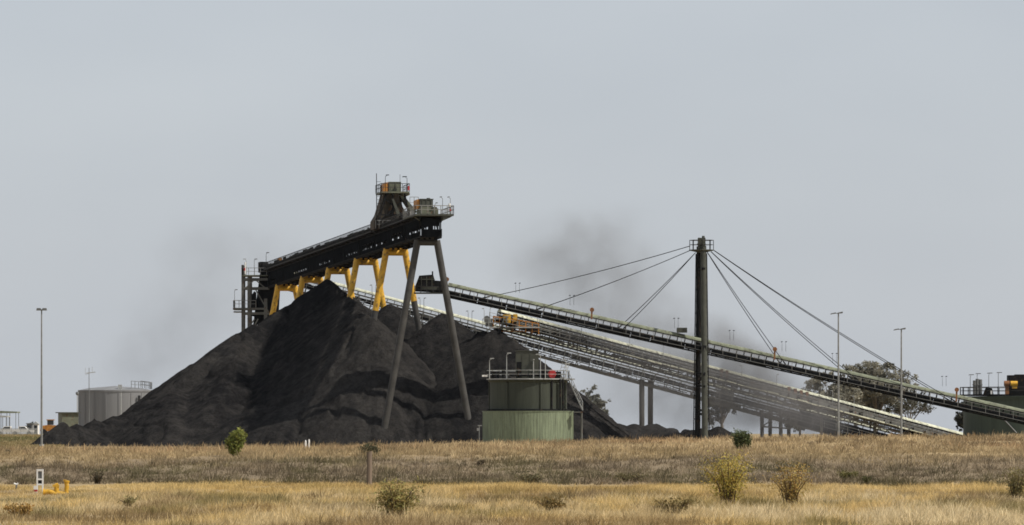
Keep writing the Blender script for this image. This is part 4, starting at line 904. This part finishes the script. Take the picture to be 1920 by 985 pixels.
gum(1545, 812, 765, 868, 60, 'dark gum tree at the clear edge of the dust beneath the conveyor', 1300, 13, base=(.07, .07, .058), fork=6)
gum(58, 812, 794, 1080, 20, 'small round tree behind the far yard sheds', 260, 14, base=(.06, .065, .045))

def shrub(px, pbase, ptop, d, wpx, label, n, seed, base, size=.06, shape='round', stems=7, warm=.2, fill=1.0, name='shrub', group=None, dens=.45):
    rng = np.random.default_rng(seed); x = X(px, d); g = gz(x, d); H = max(.3, Z(ptop, d) - g); Wd = wpx / F * d / 2
    t = thing(name, label, 'shrub', (x, d, g), group); mb = MB(); cs = []; rs = []
    for i in range(stems):
        a = 2 * math.pi * (i + .5 * rng.random()) / stems; rr = Wd * (.25 + .7 * rng.random()); hh = H * (.55 + .4 * rng.random())
        if shape == 'column': hh = H * (.25 + .68 * i / max(1, stems - 1)); rr = Wd * (.2 + .7 * rng.random()) * (1.1 - .8 * i / stems)
        e = Vector((x + math.cos(a) * rr, d + math.sin(a) * rr, g + hh)); m_ = Vector((x, d, g)).lerp(e, .5) + Vector((0, 0, .08 * H))
        mb.tube((x + rng.normal() * .03 + math.cos(a) * rr * .3 * rng.random(), d + rng.normal() * .03, g - .05), m_, .022, .014, n=5); mb.tube(m_, e, .014, .006, n=4)
        for q in (.3, .45, .6, .8, 1.0):
            p = m_.lerp(e, (q - .5) * 2) if q > .5 else Vector((x, d, g)).lerp(m_, q * 2); p = p + Vector(rng.normal(size=3) * (.09 * Wd)); p.z = min(p.z, g + H * .94)
            cs.append(tuple(p)); r0 = Wd * (dens * .65 + dens * .5 * rng.random()) * fill; rs.append((r0, r0, min(r0, H * .3)))
    mb.build('stem', M['twig'], t); leafpart('foliage', t, *leaves(rng, cs, rs, n, size, base, .4, warm=warm)); return t
shrub(440, 862, 806, 224, 48, 'bright green forked shrub on the grass before the stockpile', 1500, 21, (.17, .19, .05), .07, stems=6, dens=.5)
shrub(694, 862, 833, 226, 46, 'small dark shrub right behind the wooden post', 900, 22, (.07, .072, .04), .05, stems=8)
shrub(1391, 848, 810, 246, 35, 'round dense green bush on the grassy crest', 3200, 23, (.085, .105, .045), .06, stems=16, dens=.75)
shrub(742, 975, 905, 118, 112, 'broad olive bush spreading in the golden grass below the wooden post', 3600, 24, (.25, .225, .085), .030, stems=30, warm=.35, dens=.34)
shrub(1366, 955, 850, 135, 112, 'tall airy yellow green sapling on the weedy slope', 4600, 25, (.36, .30, .075), .027, stems=22, warm=.35, dens=.46)
shrub(1484, 955, 862, 135, 80, 'tall brownish airy sapling next to the yellow green one', 2700, 26, (.36, .27, .09), .026, stems=18, warm=.35, dens=.46)
shrub(1905, 948, 878, 143, 56, 'thin dull green sapling at the slope foot by the picture edge', 2000, 27, (.20, .18, .08), .028, stems=12, dens=.40)
lb = [(1035, 962, 934, 127, 70, 'low rusty tussock bush in golden grass below the green tank', (.20, .15, .06)), (1262, 968, 938, 122, 88, 'low wide tussock bush below the mast', (.18, .14, .055)),
      (1625, 918, 903, 188, 20, 'small dark green tuft alone on the slope below the taller light pole', (.085, .09, .035)), (1178, 915, 897, 192, 110, 'long dark bush at the slope foot below the coal ridge', (.12, .105, .05)),
      (990, 914, 900, 192, 60, 'dark bush at the slope foot below the round green tank', (.11, .098, .05)), (182, 908, 884, 190, 28, 'round dark bush on the slope near the yellow valve pipe', (.085, .075, .045)),
      (1590, 905, 892, 196, 44, 'flat green clump on the slope beside the brownish sapling', (.14, .135, .05)), (40, 976, 950, 118, 64, 'golden brown tussock in the near grass below the white marker', (.32, .21, .07)),
      (242, 950, 930, 138, 36, 'small green tuft in golden grass below the stockpile', (.24, .215, .10)), (900, 880, 868, 215, 20, 'small dark tuft high on the slope below the silo', (.09, .075, .045))]
for i, (px, pb, pt, d, wp, lab, bc) in enumerate(lb):
    if 'silo' in lab: lab = 'small dark tuft high on the slope below the end legs of the gantry'
    shrub(px, pb, pt, d, wp, lab, 1100 if wp > 40 else 450, 60 + i, bc, .036, stems=14, dens=.34, name='low_bush')

# ------------------------------------------------------------------ things standing in the grass
d = 180.0; x = X(692, d); g = gz(x, d)
mb = MB(); n = 10; prev = None
for i in range(7):
    z = g - .2 + (Z(847, d) - g + .2) * i / 6; r = .098 - .008 * i / 6; off = (.006 * math.sin(i * 2.1) + .012 * i / 6, 0)
    ring = [(x + off[0] + r * (1 + .08 * math.sin(3 * a + i * .3)) * math.cos(a), d + r * math.sin(a), z + (.02 * math.cos(a) if i == 6 else 0)) for a in [2 * math.pi * k / n for k in range(n)]]
    if prev: mb.add(prev + ring, [(k, (k + 1) % n, n + (k + 1) % n, n + k) for k in range(n)], False)
    prev = ring
mb.add(prev, [tuple(range(n))])
tag(mb.build('fence_post', M['wood'], loc=(x, d, g)), 'weathered round wooden post standing alone on the slope', 'post')
d = 163.0; x = X(75, d); g = gz(x, d); zt = Z(880, d); zb = Z(908, d)
mk = thing('slotted_marker', 'white slotted upright marker frame near the yellow pipe', 'marker', (x, d, g))
mb = MB()
for s in (-1, 1): mb.bx(x + s * .085 - .022, x + s * .085 + .022, d - .03, d + .03, g - .1, zt)
for z0, h in ((zt - .06, .06), (zt - .34, .05), (zt - .5, .05)): mb.bx(x - .0625, x + .0625, d - .028, d + .028, z0, z0 + h)
mb.build('frame', M['white'], mk)
MB().bx(x - .0625, x + .0625, d - .005, d + .02, zt - .30, zt - .08).build('grey_panel', M['galv_dk'], mk); MB().bx(x - .0625, x + .0625, d - .005, d + .02, zt - .45, zt - .345).build('black_panel', M['black'], mk)
x2 = X(68.5, d); mk2 = thing('marker_stake', 'short red and white stake beside the white marker frame', 'marker', (x2, d - .3, g))
MB().bx(x2 - .06, x2 + .06, d - .33, d - .27, Z(918, d), Z(911, d)).bx(x2 - .06, x2 + .06, d - .33, d - .27, g - .1, Z(922, d)).build('stake', M['white'], mk2); MB().bx(x2 - .058, x2 + .058, d - .33, d - .27, Z(922, d), Z(918, d)).build('red_band', M['red'], mk2)
d = 160.0; yp = thing('pipe_fitting', 'bright yellow pipe with two upright valves lying in the grass', 'pipe', (X(104, d), d, gz(X(104, d), d)))
MB().path([W(82, 924, d), W(92, 922, d), W(104, 926, d), W(128, 927, d)], .085, n=10).tube(W(81, 924, d), W(83, 924, d), .13, n=12).build('pipe', M['yellow'], yp)
MB().tube(W(106, 927, d), W(106, 912, d), .075, n=10).box(W(105, 911, d), (.2, .14, .07)).tube(W(103, 910, d), W(109, 908, d), .045).build('valve', M['yellow'], yp)
MB().path([W(124, 927, d), W(125.5, 910, d), W(124, 903, d)], .07, n=10).tube(W(124, 904, d), W(125, 900.5, d), .1, n=10).build('valve', M['yellow'], yp)
d = 170.0; x = X(30, d); tp = thing('standpipe', 'small white forked standpipe low on the slope', 'pipe', (x, d, gz(x, d)))
MB().tube((x, d, gz(x, d) - .1), W(31, 909, d), .03, n=6).build('stem', M['galv_dk'], tp); MB().path([W(26, 907, d), W(31, 909, d), W(34, 906.5, d)], .035, n=6).build('fork', M['white'], tp)
d = 238.0; pts = [W(8 + 12 * i / 8, 851 - 6 * math.sin(math.pi * i / 8) ** .6, d) for i in range(9)]; pts = [p - Vector((0, 0, .12)) if i in (0, 8) else p for i, p in enumerate(pts)]
tag(MB().path(pts, .055, n=8).build('rubber_hoop', M['black'], loc=(pts[4].x, d, gz(pts[4].x, d))), 'black rubber hoop half buried on the slope crest', 'hoop')
for px, h, lab in ((573, 6.5, 'shorter white peg on the grass crest before the stockpile'), (579.5, 8, 'taller white peg on the grass crest before the stockpile')):
    d = 325.0; x = X(px, d); g = gz(x, d); tp = Z(834 - h, d); mb = MB(); mb.tube((x, d, g - .1), (x, d, tp), .07, .05, n=8); mb.tube((x, d, tp), (x, d, tp + .08), .05, .01, n=8)
    tag(mb.build('marker_peg', M['white'], loc=(x, d, g)), lab, 'peg', 'white pegs on the crest')

# ------------------------------------------------------------------ grass
def blades(name, x, y, hgt, wid, col, lean=.35, seed=0, lift=0.0):
    rng = np.random.default_rng(seed); n = len(x); z = tz(x, y) + lift
    yaw = rng.random(n) * 2 * np.pi; lx = (rng.normal(size=n) * .7 + .18) * lean * hgt; ly = rng.normal(size=n) * .7 * lean * hgt
    wx = np.cos(yaw) * wid / 2; wy = np.sin(yaw) * wid / 2
    b = np.c_[x, y, z - .03]; m = b + np.c_[lx * .35, ly * .35, hgt * .6]; t = b + np.c_[lx, ly, hgt]; wv = np.c_[wx, wy, np.zeros(n)]
    V = np.stack([b - wv, b + wv, m + wv * .8, m - wv * .8, t + wv * .25, t - wv * .25], 1).reshape(-1, 3)
    i = np.arange(n)[:, None] * 6
    Fc = np.concatenate([i + np.array([[0, 1, 2, 3]]), i + np.array([[3, 2, 4, 5]])], 0)
    return tag(npmesh(name, V, Fc, M['grass'], True, np.repeat(col, 6, 0)), kind='stuff')
def mixc(a, b, t): return np.array(a)[None] * (1 - t[:, None]) + np.array(b)[None] * t[:, None]
def wedge(rng, n, y0, y1, margin=9.0):
    y = np.sqrt(rng.random(n) * (y1 ** 2 - y0 ** 2) + y0 ** 2); half = y * 960 / F + margin; x = (rng.random(n) * 2 - 1) * half; return x, y
STRAW, GOLD, PALE, BROWN, OLIVE = (.58, .455, .25), (.62, .445, .175), (.66, .54, .33), (.25, .175, .09), (.20, .17, .07)
def clump(rng, x, y, s=.35, frac=.7):                               # pull blades into tussocks
    k = rng.random(len(x)) < frac; cx_ = np.floor(x / s); cy_ = np.floor(y / (s * 2))
    cxx = (cx_ + .5 + (hash2(cx_, cy_, 5) - .5) * .9) * s; cyy = (cy_ + .5 + (hash2(cx_, cy_, 6) - .5) * .9) * s * 2
    r = rng.normal(size=(2, len(x))) * s * .24
    return np.where(k, cxx + r[0], x), np.where(k, cyy + r[1], y), hash2(cx_, cy_, 7)
def blend(col, c, w): return col * (1 - w[:, None]) + np.array(c) * w[:, None]
def tussocks(name, rng, cx_, cy_, rad, hh, col, per, wid, lean, seed, dome=0.0, extra=None):
    """clumped growth: blades splay outward from each clump's centre; extra = loose blades between the clumps"""
    n = len(cx_); i = np.repeat(np.arange(n), per); k = len(i); a = rng.random(k) * 2 * np.pi; q = rng.random(k) ** .6
    dx, dy = np.cos(a) * q, np.sin(a) * q; x = cx_[i] + dx * rad[i]; y = cy_[i] + dy * rad[i]
    h = hh[i] * (.55 + .6 * rng.random(k)) * (1 - .35 * q); lx = dx * lean * h + rng.normal(size=k) * .22 * h + .10 * h; ly = dy * lean * h + rng.normal(size=k) * .22 * h
    lift = dome * hh[i] * (1 - q * q) * rng.random(k) if dome else np.zeros(k)
    c = col[i] * (.78 + .44 * rng.random(k))[:, None]; w_ = wid * (.6 + .8 * rng.random(k))
    if extra: x, y, h, lx, ly, lift, c, w_ = [np.concatenate([p, q_]) for p, q_ in zip((x, y, h, lx, ly, lift, c, w_), extra)]
    k = len(x); z = tz(x, y) + lift; yaw = rng.random(k) * 2 * np.pi; wv = np.c_[np.cos(yaw) * w_ / 2, np.sin(yaw) * w_ / 2, np.zeros(k)]
    b = np.c_[x, y, z - .03]; m = b + np.c_[lx * .38, ly * .38, h * .62]; t = b + np.c_[lx, ly, h]
    V = np.stack([b - wv, b + wv, m + wv * .8, m - wv * .8, t + wv * .2, t - wv * .2], 1).reshape(-1, 3); j = np.arange(k)[:, None] * 6
    return tag(npmesh(name, V, np.concatenate([j + np.array([[0, 1, 2, 3]]), j + np.array([[3, 2, 4, 5]])], 0), M['grass'], True, np.repeat(np.clip(c, .01, .85), 6, 0)), kind='stuff')
def loose(rng, x, y, h, col, wid, lean):
    k = len(x); return (x, y, h, rng.normal(size=k) * lean * h, rng.normal(size=k) * lean * h, np.zeros(k), col * (.78 + .44 * rng.random(k))[:, None], wid * (.6 + .8 * rng.random(k)))
def zones(x, y):
    pn = fbm(x / 3.2, y / 12, 21, 4); pn2 = fbm(x / 1.3, y / 5, 25, 3); pn3 = fbm(x / 3.0, y / 9, 29, 3); pg = fbm(x / 2.2, y / 8, 77, 3)
    col = mixc(STRAW, PALE, sstep(.42, .62, pn)); col = blend(col, GOLD, sstep(.50, .62, pn2) * .8); col = blend(col, BROWN, sstep(.50, .62, pn3) * .8); col = blend(col, OLIVE, sstep(.55, .66, pg) * .8)
    return blend(col, np.array(GOLD) * 1.08, sstep(150, 166, y) * .62), pn, pn2, pn3, pg
# golden field
rng = np.random.default_rng(1); lim = lambda x, y: y < 170 + 24 * fbm(x / 5, y / 40, 101, 3)
x, y = wedge(rng, 9000, 97, 194); ok = lim(x, y); x, y = x[ok], y[ok]; col, pn, pn2, pn3, pg = zones(x, y); sz = rng.random(len(x)) ** 2
edge = sstep(152, 172, y); clear = 1 - .55 * np.exp(-((x + 14.5) / 2.2) ** 2) * sstep(120, 150, y)
dk = (rng.random(len(x)) < .10 + .25 * sstep(.5, .62, pn3)); col[dk] = col[dk] * np.array([.52, .52, .5])
rad = .10 + .26 * sz + .05 * pn2; hh = (.16 + .20 * sz + .18 * pn) * (1 - .30 * edge) * clear
ex, ey = wedge(rng, 190000, 97, 192); ok = lim(ex, ey); ex, ey = ex[ok], ey[ok]; ec, p1_, p2_, p3_, pg_ = zones(ex, ey)
eh = (.06 + .16 * p1_ + .06 * p2_) * (.4 + .9 * rng.random(len(ex))) * (1 - .55 * np.exp(-((ex + 14.5) / 2.2) ** 2) * sstep(120, 150, ey))
tussocks('golden_grass', rng, x, y, rad, hh, col * (.80 + .4 * rng.random(len(x)))[:, None], 34, .010, .75, 2, extra=loose(rng, ex, ey, eh, ec, .011, .45))
# grey forbs on the slope: twiggy, lumpy growth
def slope_col(x, y):
    pn = fbm(x / 4, y / 9, 33, 4); pn2 = fbm(x / 1.6, y / 4, 35, 3)
    col = mixc((.20, .158, .108), (.30, .238, .16), sstep(.38, .62, pn)); col = blend(col, (.115, .09, .06), sstep(.50, .64, pn2) * .7)
    col = blend(col, (.125, .113, .055), sstep(.54, .66, fbm(x / 2.6, y / 6, 37, 3)) * .75); low = 1 - sstep(188, 203, y)
    col = blend(col, (.10, .088, .045), low * sstep(.36, .54, fbm(x / 3.5, y * 0 + 2, 63, 3)) * .85)
    return blend(col, (.42, .32, .18), sstep(207, 228, y + 26 * (pn - .5)) * .85), pn, pn2
rng = np.random.default_rng(3); x, y = wedge(rng, 7500, 180, 250); ok = y > 178 + 16 * fbm(x / 4, y * 0, 61, 3); x, y = x[ok], y[ok]; n = len(x)
col, pn, pn2 = slope_col(x, y); sz = rng.random(n) ** 2.2; dk = rng.random(n) < .16; col[dk] = col[dk] * np.array([.5, .5, .48]); pl = rng.random(n) < .08; col[pl] = col[pl] * 1.35
rad = .12 + .42 * sz; hh = .10 + .38 * sz * (.6 + .8 * rng.random(n)) + .08 * pn2
ex, ey = wedge(rng, 120000, 180, 250); ok = ey > 178 + 16 * fbm(ex / 4, ey * 0, 61, 3); ex, ey = ex[ok], ey[ok]; ec, p1_, p2_ = slope_col(ex, ey)
tussocks('dry_weeds', rng, x, y, rad, hh * .7, col * (.75 + .5 * rng.random(n))[:, None], 30, .018, 1.1, 4, dome=.75, extra=loose(rng, ex, ey, (.05 + .12 * p2_) * (.4 + .9 * rng.random(len(ex))), ec, .02, .8))
# crest
def crest_col(x, y):
    pn = fbm(x / 6, y / 25, 43, 4); pn2 = fbm(x / 2.6, y / 9, 45, 3)
    col = mixc((.37, .28, .16), (.53, .41, .24), sstep(.38, .6, pn)); col = blend(col, (.19, .14, .085), sstep(.50, .64, pn2) * .75)
    return blend(col, (.50, .335, .185), sstep(.58, .7, fbm(x / 9, y / 12, 49, 3)) * .7), pn, pn2
rng = np.random.default_rng(5); x, y = wedge(rng, 9000, 236, 425, 14); n = len(x); col, pn, pn2 = crest_col(x, y); sz = rng.random(n) ** 2.2
dk = rng.random(n) < .14; col[dk] = col[dk] * np.array([.5, .48, .46]); rad = .18 + .55 * sz; hh = .10 + .40 * sz + .08 * pn2
ex, ey = wedge(rng, 130000, 236, 425, 14); ec, p1_, p2_ = crest_col(ex, ey)
tussocks('crest_grass', rng, x, y, rad, hh * .75, col * (.75 + .5 * rng.random(n))[:, None], 26, .028, .9, 6, dome=.7, extra=loose(rng, ex, ey, (.05 + .13 * p2_) * (.4 + .9 * rng.random(len(ex))), ec, .03, .6))
# far plain
rng = np.random.default_rng(8); n = 34000; y = 440 + 520 * rng.random(n); x = X(-240 + 360 * rng.random(n), y)
col = mixc((.22, .18, .09), (.30, .24, .12), rng.random(n)); gr = sstep(.5, .62, fbm(x / 12, y / 25, 55, 3))[:, None] * .7; col = col * (1 - gr) + np.array((.10, .11, .045)) * gr
blades('plain_grass', x, y, .18 + .25 * rng.random(n), .08 + .1 * rng.random(n), col, .6, seed=9)

# ------------------------------------------------------------------ air: haze and drifting coal dust
def box_obj(name, x0, x1, y0, y1, z0, z1, mat):
    return tag(MB().bx(x0, x1, y0, y1, z0, z1).build(name, mat, loc=((x0 + x1) / 2, (y0 + y1) / 2, z0)), kind='stuff')
m = bpy.data.materials.new('pale_air'); m.use_nodes = True; n = m.node_tree.nodes; n.remove(n['Principled BSDF'])
v = n.new('ShaderNodeVolumePrincipled'); v.inputs['Color'].default_value = (.86, .90, .96, 1); v.inputs['Density'].default_value = 0.000009; v.inputs['Anisotropy'].default_value = 0.2
m.node_tree.links.new(v.outputs[0], n['Material Output'].inputs['Volume'])
HAZE = True
if HAZE: box_obj('haze', -4600, 4600, -70, 7100, -1.2, 45, m)
def dust(name, x0, x1, y0, y1, z0, z1, blobs, dens, color, seed):
    m = bpy.data.materials.new(name + '_volume'); m.use_nodes = True; n = m.node_tree.nodes; l = m.node_tree.links; n.remove(n['Principled BSDF'])
    v = n.new('ShaderNodeVolumePrincipled'); v.inputs['Color'].default_value = color + (1,); l.new(v.outputs[0], n['Material Output'].inputs['Volume'])
    geo = n.new('ShaderNodeTexCoord'); o0 = Vector(((x0 + x1) / 2, (y0 + y1) / 2, z0)); total = None
    wn_ = n.new('ShaderNodeTexNoise'); wn_.inputs['Scale'].default_value = .22; wn_.inputs['Detail'].default_value = 3; l.new(geo.outputs['Object'], wn_.inputs[0])
    ws = n.new('ShaderNodeVectorMath'); ws.operation = 'MULTIPLY_ADD'; ws.inputs[1].default_value = (5, 5, 5); l.new(wn_.outputs['Color'], ws.inputs[0])
    wo = n.new('ShaderNodeVectorMath'); wo.operation = 'SUBTRACT'; wo.inputs[1].default_value = (2.5, 2.5, 2.5); l.new(geo.outputs['Object'], wo.inputs[0]); l.new(wo.outputs[0], ws.inputs[2])
    for (c, r, wgt) in blobs:
        c = Vector(c) - o0
        s = n.new('ShaderNodeVectorMath'); s.operation = 'SUBTRACT'; s.inputs[1].default_value = c; l.new(ws.outputs[0], s.inputs[0])
        dv = n.new('ShaderNodeVectorMath'); dv.operation = 'DIVIDE'; dv.inputs[1].default_value = r; l.new(s.outputs[0], dv.inputs[0])
        ln = n.new('ShaderNodeVectorMath'); ln.operation = 'LENGTH'; l.new(dv.outputs[0], ln.inputs[0])
        mr = n.new('ShaderNodeMapRange'); mr.interpolation_type = 'SMOOTHSTEP'; mr.inputs[1].default_value = 1; mr.inputs[2].default_value = 0; mr.inputs[3].default_value = 0; mr.inputs[4].default_value = wgt; l.new(ln.outputs[1 if len(ln.outputs) > 1 else 0], mr.inputs[0])
        if total is None: total = mr.outputs[0]
        else:
            a = n.new('ShaderNodeMath'); a.operation = 'ADD'; l.new(total, a.inputs[0]); l.new(mr.outputs[0], a.inputs[1]); total = a.outputs[0]
    t = n.new('ShaderNodeTexNoise'); t.inputs['Scale'].default_value = .3; t.inputs['Detail'].default_value = 4; t.inputs['Roughness'].default_value = .55; l.new(ws.outputs[0], t.inputs[0])
    mr = n.new('ShaderNodeMapRange'); mr.inputs[1].default_value = .32; mr.inputs[2].default_value = .68; mr.inputs[3].default_value = .42; mr.inputs[4].default_value = 1.2; l.new(t.outputs[0], mr.inputs[0])
    a = n.new('ShaderNodeMath'); a.operation = 'MULTIPLY'; l.new(total, a.inputs[0]); l.new(mr.outputs[0], a.inputs[1])
    a2 = n.new('ShaderNodeMath'); a2.operation = 'MULTIPLY'; a2.inputs[1].default_value = dens; l.new(a.outputs[0], a2.inputs[0]); l.new(a2.outputs[0], v.inputs['Density'])
    return box_obj(name, x0, x1, y0, y1, z0, z1, m)
DP = 722.0
def B(px, py, rx, rz, wgt, ry=6): return (W(px, py, DP), (rx / F * DP, ry, rz / F * DP), wgt)
dust('coal_dust', X(835, DP), X(1680, DP), DP - 8, DP + 8, .6, Z(330, DP),
     [B(1115, 475, 165, 115, .30), B(1020, 500, 145, 120, .20), B(1160, 560, 180, 130, .30), B(1050, 600, 160, 90, .12), B(1210, 640, 200, 110, .26), B(1300, 670, 160, 110, .30), B(1345, 665, 130, 90, .32), B(1400, 700, 140, 90, .70), B(1440, 760, 160, 90, .85), B(1510, 785, 120, 55, .55), B(1300, 765, 170, 90, .45), B(1180, 740, 150, 90, .20)],
     .30, (.35, .335, .325), 1)
D2 = 880.0
def B2(px, py, rx, rz, wgt): return (W(px, py, D2), (rx / F * D2, 9, rz / F * D2), wgt)
dust('drifting_dust', X(110, D2), X(690, D2), D2 - 10, D2 + 10, 1.0, Z(345, D2), [B2(400, 470, 150, 85, .5), B2(380, 570, 170, 110, .5), B2(310, 650, 140, 100, .5), B2(520, 490, 120, 90, .3), B2(250, 700, 100, 80, .3)], .075, (.45, .455, .47), 2)
